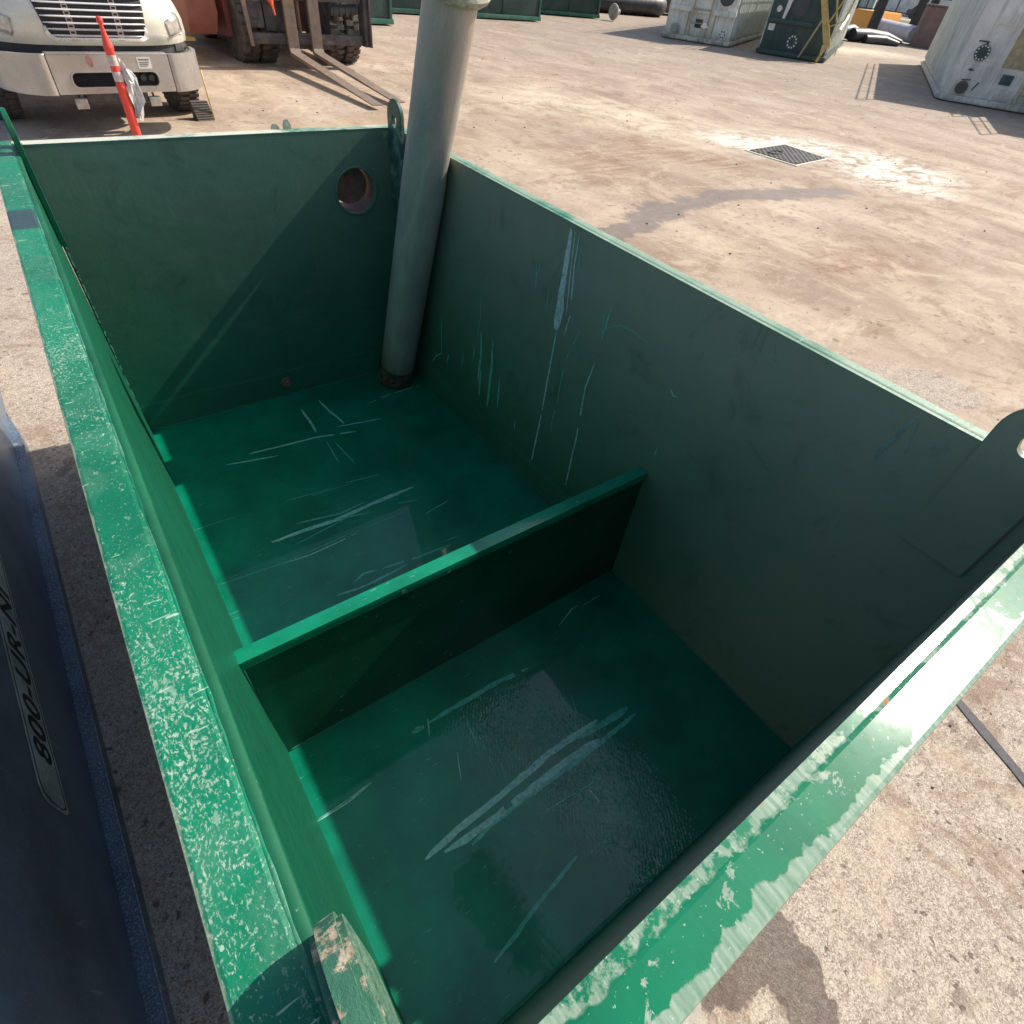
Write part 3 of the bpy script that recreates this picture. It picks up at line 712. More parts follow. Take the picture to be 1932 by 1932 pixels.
# scrapes and paint runs that lie on the floor and the side wall
bm = nb()
for pts, ws, c in FLOOR_MARKS: ribbon(bm, pts, ws, (0, 0, 1), .0008 + .0004 * random.random(), c)
new_obj('floor_scrapes', bm, [M['mark0'], M['mark1'], M['mark2'], M['mark3']], floor_, 'keep')
bm = nb()
for pts, ws, c in WALL_MARKS: ribbon(bm, pts, ws, (-1, 0, 0), .0008 + .0004 * random.random(), c)
new_obj('wall_scrapes', bm, [M['mark0'], M['mark1'], M['mark2'], M['mark3']], rw, 'keep')
# water lying in both compartments
for (ya, yb) in ((Y0 + .0005, .9675), (.9785, Y1 - .0005)):
    bm = nb(); vs = [bm.verts.new(p) for p in ((X0 + .0005, ya, .061), (X1 - .0005, ya, .061), (X1 - .0005, yb, .061), (X0 + .0005, yb, .061))]
    bm.faces.new(vs); tag(new_obj('water', bm, M['water'], None, 'keep'), kind='structure')

# ================================================================== PIPE standing in the far corner
P0 = Vector((1.345, 2.870, .075)); P1 = Vector((1.417, 2.345, 1.955))
ax = (P1 - P0); L = ax.length; rotm = ax.to_track_quat('Z', 'Y').to_matrix().to_4x4()
pipe = thing('steel_pipe', 'tall grey steel pipe with a flanged top leaning in the corner of the green tank', 'pipe', P0)
pipe.matrix_world = Matrix.Translation(P0) @ rotm
r = .1015
bm = nb(); seg = 48; rings = []
lx = rotm.inverted() @ Vector((1, 0, 0)); PA = math.atan2(lx.y, lx.x)
for i in range(60):
    z = .10 + (L - .10) * i / 59; ring = []
    for k in range(seg):
        a = 2 * math.pi * k / seg; rr = r
        dent = math.exp(-((z - 1.36) / .075) ** 2) * max(0, math.cos(a - PA)) ** 4 * .030
        rr -= dent
        ring.append(bm.verts.new((rr * math.cos(a), rr * math.sin(a), z)))
    rings.append(ring)
for a_, b_ in zip(rings[:-1], rings[1:]):
    for k in range(seg): bm.faces.new((a_[k], a_[(k + 1) % seg], b_[(k + 1) % seg], b_[k]))
# inner bore
ri = r - .006; inn = [[bm.verts.new((ri * math.cos(2 * math.pi * k / seg), ri * math.sin(2 * math.pi * k / seg), z)) for k in range(seg)] for z in (L, .10)]
for k in range(seg):
    j = (k + 1) % seg
    bm.faces.new((rings[-1][k], rings[-1][j], inn[0][j], inn[0][k])); bm.faces.new((inn[0][k], inn[0][j], inn[1][j], inn[1][k])); bm.faces.new((inn[1][k], inn[1][j], rings[0][j], rings[0][k]))
new_obj('pipe_body', bm, M['pipe'], pipe, 40)
bm = nb(); lathe(bm, [(r + .001, L - .030), (r + .016, L - .026), (r + .034, L - .012), (r + .040, L + .002), (r + .036, L + .014), (r + .012, L + .016), (r - .004, L + .010), (r - .004, L - .0)], 48, closed=False)
fl = new_obj('pipe_flange', bm, M['flange'], pipe, 40)
bm = nb()
box(bm, (r + .030, -.022, L - .035), (r + .062, .022, L + .020), .005); new_obj('flange_lug', bm, M['flange'], pipe, 40)
bm = nb()
for k in range(40):                        # ragged rusted collar at the foot, with bolt holes left between teeth
    a0 = 2 * math.pi * k / 40; a1 = 2 * math.pi * (k + 1) / 40
    lo0 = .012 * math.sin(k * 1.3) + .008 * math.sin(k * 2.9); lo1 = .012 * math.sin((k + 1) * 1.3) + .008 * math.sin((k + 1) * 2.9)
    if k == 39: lo1 = .012 * math.sin(0) + 0
    for r_, s_ in ((r + .006, 1), (r - .004, -1)):
        f = [bm.verts.new(p) for p in ((r_ * math.cos(a0), r_ * math.sin(a0), .0 + lo0), (r_ * math.cos(a1), r_ * math.sin(a1), .0 + lo1), (r_ * math.cos(a1), r_ * math.sin(a1), .125), (r_ * math.cos(a0), r_ * math.sin(a0), .125))]
        bm.faces.new(f if s_ > 0 else f[::-1])
bmesh.ops.remove_doubles(bm, verts=bm.verts, dist=.0006)
col_ = new_obj('foot_collar', bm, M['collar'], pipe, 40)
M['hole'] = plain('dark_bore', (.006, .006, .006), .9)
for a in (-2.4, -1.5, -.7, 2.4, 3.1):
    bm = nb(); cyl(bm, ((r + .002) * math.cos(a), (r + .002) * math.sin(a), .055), ((r + .0075) * math.cos(a), (r + .0075) * math.sin(a), .055), .010, seg=12)
    new_obj('bolt_hole', bm, M['hole'], col_)
# ================================================================== BLUE TANK at the left
M['blue'] = None
def bluemat(name, c, speck, chalk=.2):
    n = NT(name)
    tone = n.mix(n.ramp(n.noise(3, 6, .65), .35, .65), tuple(v * .6 for v in c), tuple(v * 1.4 for v in c))
    fm = n.mul(n.ramp(n.noise(2.2, 8, .72, dist=.6), .45, .72), chalk)
    base = n.mix(fm, tone, (.22, .26, .30))
    sp = n.ramp(n.noise(150, 3, .7, n.warp(.01, 40)), .66 - .08 * speck, .70 - .06 * speck)
    base = n.mix(n.mul(sp, .75), base, (.42, .43, .40))
    scr = n.ramp(n.noise(24, 2, .5, n.map((1, 1, .16), (R(38), 0, 0))), .70, .72)
    base = n.mix(n.mul(scr, .6), base, (.38, .42, .45))
    return n.bsdf(base, .42, 0, n.bump(n.noise(60, 5, .6), .25, .003), coat=.3, coat_rough=.2)
M['blue'] = bluemat('scuffed_navy_paint', (.13, .19, .27), .5, .75)
M['blue_rail'] = bluemat('speckled_blue_rail', (.085, .13, .20), 1.6, .7)
bt = thing('skid_tank', 'dark navy blue steel tank on a low skid with a silver phone-number decal', 'tank', (-.537, .80, 0), R(1.35))
bm = nb(); box(bm, (-.6, -2.2, .062), (-.040, 3.4, 1.45), .006); body = new_obj('tank_body', bm, M['blue'], bt, 40)
bm = nb()
prism(bm, [(0, -2.2, 0), (0, 2.46, 0), (-.075, 2.95, 0), (-.075, 3.4, 0), (-.62, 3.4, 0), (-.62, -2.2, 0)], (0, 0, .060))
es = [e for e in bm.edges if all(v.co.z > .05 for v in e.verts)]
bmesh.ops.bevel(bm, geom=es, offset=.008, segments=2, affect='EDGES')
new_obj('skid_rail', bm, M['blue_rail'], bt, 40)
M['decal'] = plain('silver_decal', (.72, .76, .76), .35, nscale=12, dirt=(.12, .13, .13), dirt_amt=.5)
M['decal_ink'] = plain('black_decal_ink', (.012, .014, .014), .5)
# decal lies on the +X face; local frame: u along +Y of the tank, v up, tilted 8.5 degrees
dec = bpy.data.objects.new('decal_root', None)
ca, sa = math.cos(R(8.5)), math.sin(R(8.5)); DO = Vector((-.0385, .20, .298))
def dpt(u, v, off): return Vector((DO.x + off, DO.y + u * ca - v * sa, DO.z + u * sa + v * ca))
bpy.data.objects.remove(dec)
def outline(w, h, cut, rr):
    pts = rect_round(0, w, 0, h, rr, 5); out = []
    return pts
def dec_shape(m, inset, off):
    h = .150 - inset; w0 = inset
    pts = [(w0 + .012, inset), (1.5, inset), (1.5, h), (w0 + .062, h), (w0 + .030, h - .012), (w0 + .012, h - .040), (w0, inset + .03), (w0 + .002, inset + .010)]
    return [dpt(u, v, off) for u, v in pts]
bm = nb(); prism(bm, dec_shape(0, 0, 0), (.0006, 0, 0)); dc = new_obj('decal', bm, M['decal'], body)
bm = nb(); a_ = dec_shape(0, .010, .0009); b_ = dec_shape(0, .0145, .0009); holed(bm, a_, b_, (.0003, 0, 0)); new_obj('decal_border', bm, M['decal_ink'], dc)
def text(body_, size, parent, m, mw, name='lettering', shear=0, ext=.0003, space=1.0, sx=1.0):
    cu = bpy.data.curves.new(name, 'FONT'); cu.body = body_; cu.size = size; cu.extrude = ext; cu.shear = shear
    cu.offset = size * .018; cu.space_character = space
    o = bpy.data.objects.new(name, cu); col.objects.link(o)
    bpy.context.view_layer.update()
    me = bpy.data.meshes.new_from_object(o.evaluated_get(bpy.context.evaluated_depsgraph_get()))
    bpy.data.objects.remove(o); me.materials.clear(); me.materials.append(m)
    me.transform(Matrix.Diagonal((sx, 1, 1, 1))); me.transform(mw)
    p = bpy.data.objects.new(name, me); col.objects.link(p); p.parent = parent
    return p
o_ = dpt(.135, .030, .0012)
text('800-UR-NI', .120, dc, M['decal_ink'], Matrix(((0, 0, 1, o_.x), (ca, -sa, 0, o_.y), (sa, ca, 0, o_.z), (0, 0, 0, 1))), shear=.28, space=1.06, sx=1.12)

# ================================================================== ORANGE POST
M['orange'] = plain('faded_orange_plastic', (.80, .07, .045), .4, nscale=20, var=.12)
M['white_band'] = plain('grubby_white_reflective_band', (.62, .52, .48), .4, nscale=30, dirt=(.4, .3, .25))
post = thing('delineator_post', 'orange plastic delineator post with two white bands in front of the white truck', 'traffic post', (1.005, 8.6, 0))
bm = nb(); lathe(bm, [(0, 0), (.060, 0), (.060, .012), (.048, .02), (.047, .60), (.050, .61), (.050, .63), (.043, .64), (.043, .92), (.047, .93), (.050, .955), (.046, .965), (.024, 1.07), (.018, 1.12), (.020, 1.135), (.030, 1.15), (.031, 1.17), (.022, 1.195), (0, 1.20)], 28)
pb = new_obj('post_body', bm, M['orange'], post, 40)
for z0, z1 in ((.665, .75), (.80, .89)):
    bm = nb(); lathe(bm, [(.0435, z0), (.0455, z0 + .001), (.0455, z1 - .001), (.0435, z1)], 28, closed=True); new_obj('reflective_band', bm, M['white_band'], post, 40)
bm = nb(); lathe(bm, [(0, 0), (.15, 0), (.15, .02), (.12, .045), (.065, .05), (.062, .02)], 24); 
M['rubber'] = plain('dusty_black_rubber', (.03, .03, .03), .85, nscale=12, dirt=(.16, .13, .10), dirt_amt=.6)
new_obj('post_base', bm, M['rubber'], post, 40)
M['film'] = plain('crumpled_clear_plastic', (.62, .60, .56), .3, nscale=20, var=.2)
bm = nb()
rows = []
for i in range(9):
    t = i / 8; z = .87 - .52 * t; wd = .13 * math.sin(math.pi * min(1, t * .8 + .12)) ** .7
    rows.append([bm.verts.new((.052 + wd * k / 4 + .012 * math.sin(i * 2.1 + k), -.02 + .03 * math.sin(k * 1.7 + i * .9), z - .05 * k / 4 * (1 if i > 0 else 2) + .008 * math.sin(i * 3 + k * 2))) for k in range(5)])
for a_, b_ in zip(rows[:-1], rows[1:]):
    for k in range(4): bm.faces.new((a_[k], a_[k + 1], b_[k + 1], b_[k]))
pm = new_obj('plastic_sheet', bm, M['film'], None, 'keep', loc=(1.005, 8.6, 0)); sm = pm.modifiers.new('thick', 'SOLIDIFY'); sm.thickness = .004
tag(pm, 'crumpled pale plastic sheet caught on the orange post', 'plastic')

# ================================================================== WHITE TRUCK
M['truck_white'] = plain('cream_truck_paint', (.74, .71, .60), .28, nscale=3, var=.05, coat=.6, dirt=(.55, .5, .38), dirt_amt=.3)
M['chrome'] = plain('dull_dusty_chrome', (.52, .49, .46), .34, .65, nscale=3, var=.15, dirt=(.40, .34, .28), dirt_amt=.5, bump=.05)
M['slat'] = plain('chrome_slat', (.76, .74, .72), .3, .35, nscale=8, var=.06, bump=.02)
M['dark'] = plain('black_recess', (.025, .022, .024), .7)
M['darkgrey'] = plain('dark_grey_trim', (.035, .036, .04), .5, nscale=8, dirt=(.12, .1, .09))
M['tyre'] = plain('dusty_tyre', (.075, .066, .058), .85, nscale=14, dirt=(.19, .155, .12), dirt_amt=.7, bump=.6)
M['lens'] = plain('clear_headlight_lens', (.50, .48, .44), .12, .3, nscale=16, var=.35, coat=1)
M['glass'] = plain('dark_glass', (.02, .03, .035), .06, coat=1)
M['sticker'] = plain('white_sticker', (.8, .78, .72), .5)
truck = thing('delivery_truck', 'white conventional truck with a chrome grille and dented chrome bumper facing the tank', 'truck', (1.055, 9.20, 0), R(5.5))
HW = [(.86, 1.075, .20), (.95, 1.075, .15), (1.08, 1.06, .12), (1.2, 1.02, .13), (1.32, .96, .17), (1.45, .89, .25), (1.56, .81, .40), (1.64, .72, .75)]
def hy(z):
    for (z0, w0, y0), (z1, w1, y1) in zip(HW[:-1], HW[1:]):
        if z <= z1: t = max(0, (z - z0) / (z1 - z0)); return w0 + (w1 - w0) * t, y0 + (y1 - y0) * t
    return HW[-1][1:]
def hood_y(x, z):
    w_, y_ = hy(z); return y_ + .46 * min(1, abs(x) / w_) ** 4
bm = nb(); rows = []
for z, w_, y_ in [(HW[0][0] + (HW[-1][0] - HW[0][0]) * i / 18, *hy(HW[0][0] + (HW[-1][0] - HW[0][0]) * i / 18)) for i in range(19)]:
    xs = [-1 + 2 * k / 28 for k in range(29)]
    row = [bm.verts.new((-w_ - .02, 2.1, z))] + [bm.verts.new((-w_ - .01, 1.2, z))] + [bm.verts.new((x * w_, hood_y(x * w_, z), z)) for x in xs] + [bm.verts.new((w_ + .01, 1.2, z))] + [bm.verts.new((w_ + .02, 2.1, z))]
    rows.append(row)
for a_, b_ in zip(rows[:-1], rows[1:]):
    for k in range(len(a_) - 1): bm.faces.new((a_[k], a_[k + 1], b_[k + 1], b_[k]))
top = rows[-1]; c = bm.verts.new((0, 2.1, 1.72)); 
for k in range(len(top) - 1): bm.faces.new((top[k], top[k + 1], c))
new_obj('hood', bm, M['truck_white'], truck, 50)
# cab and box behind
bm = nb(); box(bm, (-1.05, 2.05, .75), (1.05, 4.0, 1.75), .05); prism(bm, [(-1.0, 2.3, 1.74), (1.0, 2.3, 1.74), (.92, 2.85, 2.55), (-.92, 2.85, 2.55)], (0, 1.1, 0)); new_obj('cab', bm, M['truck_white'], truck, 40)
bm = nb(); prism(bm, [(-.93, 2.33, 1.80), (.93, 2.33, 1.80), (.86, 2.80, 2.48), (-.86, 2.80, 2.48)], (0, -.02, .01)); new_obj('windscreen', bm, M['glass'], truck)
bm = nb(); box(bm, (-1.22, 4.2, 1.05), (1.22, 8.2, 3.3), .03); new_obj('cargo_box', bm, M['truck_white'], truck, 40)
bm = nb(); box(bm, (-.42, .5, .55), (-.30, 8.1, .80)); box(bm, (.30, .5, .55), (.42, 8.1, .80)); box(bm, (-.95, 1.15, .40), (.95, 1.32, .54), .03); box(bm, (-.5, .4, .5), (.5, 1.6, .84)); box(bm, (-.34, .22, .32), (.34, .34, .46), .02); new_obj('chassis', bm, M['darkgrey'], truck)
# dark gap band under the hood
bm = nb()
pts = [(x * 1.0, hood_y(x * 1.0, .86) + .035, 0) for x in [-1 + 2 * k / 24 for k in range(25)]]
vs0 = [bm.verts.new((p[0], p[1], .76)) for p in pts]; vs1 = [bm.verts.new((p[0], p[1], .875)) for p in pts]
for k in range(24): bm.faces.new((vs0[k], vs0[k + 1], vs1[k + 1], vs1[k]))
new_obj('valance', bm, M['darkgrey'], truck)
bm = nb()
for k in range(5): xx = .86 + .028 * k; box(bm, (xx, hood_y(xx, .86) + .015, .785), (xx + .014, hood_y(xx, .86) + .034, .862))
new_obj('vent_fins', bm, M['chrome'], truck)
# bumper: centre panel with slot, two wrapped ends
cen = rect_round(-.615, .615, .455, .805, .01, 4); slot = rect_round(-.44, .45, .515, .650, .055, 4)
bm = nb(); holed(bm, [(x, .0, z) for x, z in cen], [(x, .0, z) for x, z in slot], (0, .04, 0))
holed(bm, [(x * 1.03, -.012, .58 + (z - .58) * 1.10) for x, z in slot], [(x, -.012, z) for x, z in slot], (0, .011, 0))
bp = new_obj('bumper', bm, M['chrome'], truck, 40)
bm = nb(); box(bm, (-.612, .002, .806), (.612, .13, .818), .003); new_obj('bumper_top', bm, M['chrome'], bp, 40)
for sgn in (-1, 1):
    bm = nb(); rows = []
    for k in range(15):
        t = k / 14; x = .625 + .475 * math.sin(t * math.pi / 2 * .98); y = .0 + .62 * (1 - math.cos(t * math.pi / 2)) ** 1.15
        rows.append([bm.verts.new((sgn * x, y, z)) for z in (.445 + .02 * t, .455, .63, .80 - .01 * t, .812 - .01 * t)] + [bm.verts.new((sgn * (x - .05), y + .06, .812 - .01 * t))])
    for a_, b_ in zip(rows[:-1], rows[1:]):
        for i in range(5): bm.faces.new((a_[i], a_[i + 1], b_[i + 1], b_[i]))
    o = new_obj('bumper_end', bm, M['chrome'], truck, 50); o.modifiers.new('t', 'SOLIDIFY').thickness = .006
bm = nb(); box(bm, (-.50, .09, .50), (.50, .12, .67)); 
for k in range(7): box(bm, (-.43, .07, .53 + k * .017), (.16, .088, .536 + k * .017))
new_obj('bumper_grille', bm, M['dark'], truck)
for x in (.30, .39):
    bm = nb(); lathe(bm, [(0, -.01), (.030, -.008), (.036, .0), (.036, .03)], 20, 'Y', (x, .055, .585)); new_obj('horn', bm, M['darkgrey'], truck, 40)
bm = nb(); box(bm, (.27, -.004, .680), (.415, -.0005, .785)); stk = new_obj('bumper_sticker', bm, M['sticker'], truck)
rotx = Matrix(((1, 0, 0, .285), (0, 0, -1, -.005), (0, 1, 0, .755), (0, 0, 0, 1)))
text('WARNING', .024, stk, M['decal_ink'], rotx)
for i in range(3):
    bm = nb(); box(bm, (.288, -.0055, .735 - i * .017), (.395 - .012 * i, -.0045, .741 - i * .017)); new_obj('fine_print', bm, M['darkgrey'], stk)
# red tint patch on the bumper
M['redtint'] = plain('red_tint_patch', (.40, .20, .19), .4, .3, nscale=16, var=.3)
bm = nb(); ribbon(bm, [(-.225, -.001, .80), (-.20, -.001, .70)], [.07, .055], (0, -1, 0), .0008, 0); new_obj('tint_patch', bm, M['redtint'], bp, 'keep')
# grille
def gpt(x, z, off): return Vector((x, hood_y(x, z) - off, z))
def goutline(i, n=7):
    b, t = .50 - i, .60 - i; z0, z1 = .905 + i, 1.56 - i; r0 = .07 if i < .05 else .05
    P = rect_round(-b, b, z0, z1, r0, n)
    return [(x * (1 + (t / b - 1) * (z - z0) / (z1 - z0)), z) for x, z in P]
go, gi, gd = goutline(0), goutline(.030), goutline(.018)
bm = nb(); holed(bm, [gpt(x, z, .010) for x, z in go], [gpt(x, z, .012) for x, z in gi], (0, -.018, 0)); gf = new_obj('grille_frame', bm, M['slat'], truck, 40)
bm = nb()
gr = []
for i in range(15):
    z = .925 + .61 * i / 14; hw_ = .482 + .1 * (z - .905) / .655 - (.03 if i in (0, 14) else 0)
    gr.append([bm.verts.new(gpt(-hw_ + 2 * hw_ * k / 16, z, .009)) for k in range(17)])
for a_, b_ in zip(gr[:-1], gr[1:]):
    for k in range(16): bm.faces.new((a_[k], a_[k + 1], b_[k + 1], b_[k]))
new_obj('grille_mesh', bm, M['dark'], gf)
for zi in range(11):
    z = .953 + .0545 * zi; hw_ = .475 + .1 * (z - .905) / .655
    if z > 1.53: break
    bm = nb(); rows = []
    for k in range(13):
        x = -hw_ + 2 * hw_ * k / 12; p = gpt(x, z, .018); e_ = .55 if k in (0, 12) else 1
        rows.append([bm.verts.new(p + Vector(q)) for q in ((0, 0, -.010 * e_), (0, -.016 * e_, -.002), (0, -.006, .009 * e_), (0, .004, .006))])
    for a_, b_ in zip(rows[:-1], rows[1:]):
        for i in range(4): bm.faces.new((a_[i], a_[(i + 1) % 4], b_[(i + 1) % 4], b_[i]))
    new_obj('grille_slat', bm, M['slat'], gf, 40)
for x0 in (-.25, .22):
    for zi in range(11):
        z = .925 + .0545 * zi
        if z > 1.5: break
        bm = nb(); p = gpt(x0, z, .016); o1 = rect_round(x0 - .030, x0 + .030, z - .018, z + .018, .004, 1); o2 = rect_round(x0 - .020, x0 + .020, z - .010, z + .010, .003, 1)
        holed(bm, [(x, p.y, zz) for x, zz in o1], [(x, p.y, zz) for x, zz in o2], (0, .006, 0))
        new_obj('grille_bracket', bm, M['chrome'], gf)
# headlights and tow lamps
for sgn in (-1, 1):
    P = [(.765, 1.075), (.785, .96), (.80, .935), (.98, .955), (.998, .985), (.985, 1.09), (.955, 1.135), (.915, 1.15), (.865, 1.115)]
    bm = nb(); n_ = len(P); cx = sum(p[0] for p in P) / n_; cz = sum(p[1] for p in P) / n_
    def hp(x, z, off): x = min(x, hy(z)[0]); return Vector((sgn * x, hood_y(x, z) - off, z))
    L0 = [bm.verts.new(hp(x, z, .002)) for x, z in P]; L1 = [bm.verts.new(hp(cx + (x - cx) * .93, cz + (z - cz) * .93, .018)) for x, z in P]
    L2 = [bm.verts.new(hp(cx + (x - cx) * .5, cz + (z - cz) * .5, .024)) for x, z in P]; c = bm.verts.new(hp(cx, cz, .026))
    for k in range(n_):
        j = (k + 1) % n_; bm.faces.new((L0[k], L0[j], L1[j], L1[k])); bm.faces.new((L1[k], L1[j], L2[j], L2[k])); bm.faces.new((L2[k], L2[j], c))
    h = new_obj('headlight', bm, M['lens'], truck, 60)
    bm = nb(); tube(bm, [hp(cx + (x - cx) * 1.02, cz + (z - cz) * 1.03, .006) for x, z in P + P[:1]], .007, 6); new_obj('bezel', bm, M['chrome'], h)
for x in (-.40, .40):
    bm = nb(); box(bm, (x - .065, .20, .275), (x + .065, .26, .375), .012); l = new_obj('tow_lamp', bm, M['lens'], truck, 40)
    bm = nb(); cyl(bm, (x, .24, .37), (x, .30, .47), .012); new_obj('lamp_bracket', bm, M['darkgrey'], l)
def wheel(parent, x, y, r_, w_, side=1, lugs=0, rimr=.58):
    bm = nb(); h = w_ / 2
    lathe(bm, [(r_ * rimr, -h * .85), (r_ * .75, -h), (r_ * .93, -h), (r_, -h * .78), (r_, h * .78), (r_ * .93, h), (r_ * .75, h), (r_ * rimr, h * .85)], 44, 'X', (x, y, r_))
    if lugs:
        for k in range(lugs):
            a = 2 * math.pi * k / lugs
            for s in (-1, 1):
                aa = a + (.5 * 2 * math.pi / lugs if s > 0 else 0)
                c = Vector((x + s * h * .48, y + r_ * 1.012 * math.cos(aa), r_ + r_ * 1.012 * math.sin(aa)))
                t_ = Vector((0, -math.sin(aa), math.cos(aa))); n_ = Vector((0, math.cos(aa), math.sin(aa)))
                hw_ = math.pi * r_ / lugs * .62
                q = [c + Vector((-h * .46, 0, 0)) - t_ * hw_ - n_ * .02, c + Vector((h * .46, 0, 0)) - t_ * hw_ - n_ * .02, c + Vector((h * .46, 0, 0)) + t_ * hw_ - n_ * .02, c + Vector((-h * .46, 0, 0)) + t_ * hw_ - n_ * .02]
                prism(bm, q, n_ * .034)
    ty = new_obj('tyre', bm, M['tyre'], parent, 35)
    bm = nb(); lathe(bm, [(0, -h * .3), (r_ * .2, -h * .4), (r_ * .45, -h * .2), (r_ * .56, -h * .8), (r_ * .6, -h * .8), (r_ * .6, h * .8), (r_ * .56, h * .8), (r_ * .45, h * .2), (r_ * .2, h * .4), (0, h * .3)], 28, 'X', (x, y, r_))
    new_obj('wheel_rim', bm, M['darkgrey'], ty, 35)
for x in (-1.04, 1.04): wheel(truck, x, 1.42, .50, .27, lugs=40)
for x in (-1.05, -.78, .78, 1.05): wheel(truck, x, 6.5, .50, .25)
M['chock'] = plain('grey_ribbed_rubber', (.13, .11, .095), .8, nscale=20)
bm = nb(); prism(bm, [(-.11, 0, 0), (-.11, .20, 0), (-.11, .20, .20), (-.11, .15, .20)], (.22, 0, 0))
for k in range(8): prism(bm, [(-.11, .01 + k * .018, .013 + k * .024), (-.11, .022 + k * .018, .028 + k * .024), (-.11, .006 + k * .018, .030 + k * .024)], (.22, 0, 0))
ck = new_obj('wheel_chock', bm, M['chock'], None, loc=(2.07, 9.93, 0), rot=(0, 0, R(5)))
tag(ck, 'dark ribbed wheel chock in front of the truck tyre', 'wheel chock')
M['yellow'] = plain('faded_yellow_paint', (.62, .44, .14), .55, nscale=14, dirt=(.35, .22, .10), dirt_amt=.5)
bm = nb(); cyl(bm, (2.185, 9.99, .0), (2.165, 10.02, .55), .010, seg=10); tag(new_obj('yellow_rod', bm, M['yellow'], None), 'thin yellow rod standing beside the chocked truck tyre', 'rod')

# ================================================================== FORKLIFT
M['red'] = plain('dull_red_machine_paint', (.27, .085, .055), .55, nscale=4, var=.2, dirt=(.22, .14, .11), dirt_amt=.6)
M['mast'] = plain('greasy_dark_steel', (.055, .05, .05), .6, nscale=8, dirt=(.15, .125, .10), dirt_amt=.6)
M['fork'] = plain('rusty_fork_steel', (.19, .145, .11), .65, nscale=9, var=.3, dirt=(.30, .17, .09), dirt_amt=.6)
fk = thing('forklift', 'large red forklift with dusty dual tyres and lowered rusty forks', 'forklift', (5.10, 14.0, 0), R(2))
def part(name, fn, m, sm=35, parent=fk):
    bm = nb(); fn(bm); return new_obj(name, bm, m, parent, sm)
part('body', lambda b: (box(b, (-1.25, .7, .35), (-.62, 3.9, 1.45), .05), box(b, (.62, .7, .45), (1.25, 3.9, 1.45), .05), box(b, (-.95, 1.3, .4), (.95, 3.9, 1.25), .04), box(b, (-1.15, 3.6, .4), (1.15, 4.8, 1.6), .15)), M['red'])
part('body_side', lambda b: prism(b, [(-2.02, .45, .42), (-2.02, 3.2, .42), (-2.02, 3.2, 1.6), (-2.02, .3, 1.6), (-1.98, .3, .75)], (.50, 0, 0)), M['red'])
part('side_step', lambda b: (box(b, (-2.3, .60, .30), (-1.9, .75, .36)), cyl(b, (-2.28, .66, .33), (-2.28, .66, .05), .03)), M['yellow'])
for x in (-1.02, -.66, .72, 1.08): wheel(fk, x, .62, .56, .32, lugs=26, rimr=.52)
for x in (-.8, .8): wheel(fk, x, 3.6, .42, .28, rimr=.52)
for x in (-.42, .10):
    part('mast_rail', lambda b: (box(b, (x, -.02, .25), (x + .10, .18, 3.3), .008), box(b, (x - .035, -.06, .25), (x + .135, -.022, 3.2), .006)), M['mast'])
part('mast_rail', lambda b: (box(b, (-.78, .05, .30), (-.66, .25, 3.3), .008), box(b, (.66, .05, .30), (.78, .25, 3.3), .008)), M['mast'])
part('lift_chain', lambda b: box(b, (-.145, -.10, .42), (-.085, -.05, 2.6), .004), M['fork'])
part('carriage_bar', lambda b: (box(b, (-1.12, -.30, .385), (1.10, -.20, .545), .01)), M['mast'])
part('carriage_bar', lambda b: (box(b, (-1.12, -.30, 1.02), (1.10, -.20, 1.20), .01)), M['mast'])
part('carriage_plate', lambda b: (box(b, (-.80, -.19, .56), (-.45, -.05, 1.0), .02), box(b, (-1.10, -.195, .60), (-.82, -.10, .98), .03), box(b, (-.6, -.18, .3), (.5, .35, .5), .03)), M['mast'])
part('side_plate', lambda b: (box(b, (1.12, -.36, .37), (1.25, -.10, 1.5), .006), box(b, (1.20, -.42, .37), (1.245, -.361, 1.5), .004)), M['mast'])
part('side_bar', lambda b: prism(b, [(-1.17, -.34, .36), (-1.12, -.34, .36), (-1.16, -.34, 1.3), (-1.24, -.34, 1.3)], (0, .05, 0)), M['fork'])
part('hydraulic_roll', lambda b: (cyl(b, (.50, -.16, .90), (1.05, -.16, .93), .085), [cyl(b, (.55 + k * .12, -.16, .90), (.60 + k * .12, -.16, .905), .098) for k in range(4)]), M['mast'])
for xh, xt, yt in ((-.385, -.43, -3.75), (.085, .05, -3.62)):
    def ff(b):
        w0, w1 = .10, .085
        prof = [(-.305, 1.25), (-.375, 1.25), (-.385, .34), (-.43, .285), (yt, .075), (yt, .062), (-.40, .225), (-.33, .265), (-.305, .33)]
        L_ = [b.verts.new((xh - w0 + (xt - xh) * max(0, (-.43 - y)) / 3.3, y, z)) for y, z in prof]
        R_ = [b.verts.new((xh + w0 + (xt - xh) * max(0, (-.43 - y)) / 3.3 - (.015 if y < -1 else 0), y, z)) for y, z in prof]
        n_ = len(prof)
        for k in range(n_): b.faces.new((L_[k], L_[(k + 1) % n_], R_[(k + 1) % n_], R_[k]))
        b.faces.new(L_); b.faces.new(R_[::-1])
        box(b, (xh - .11, -.33, 1.18), (xh + .11, -.29, 1.28), .01)
    part('fork', ff, M['fork'], 20)
M['flag'] = plain('orange_strap', (.85, .13, .06), .5, nscale=20)
part('orange_strap', lambda b: (tube(b, [(-.78, -.36, 1.25), (-.70, -.37, 1.02), (-.69, -.38, .93), (-.665, -.38, .81)], [.05, .045, .022, .016], 8), tube(b, [(-.82, -.36, 1.10), (-.74, -.37, .99), (-.64, -.37, 1.06)], .018, 8)), M['flag'])
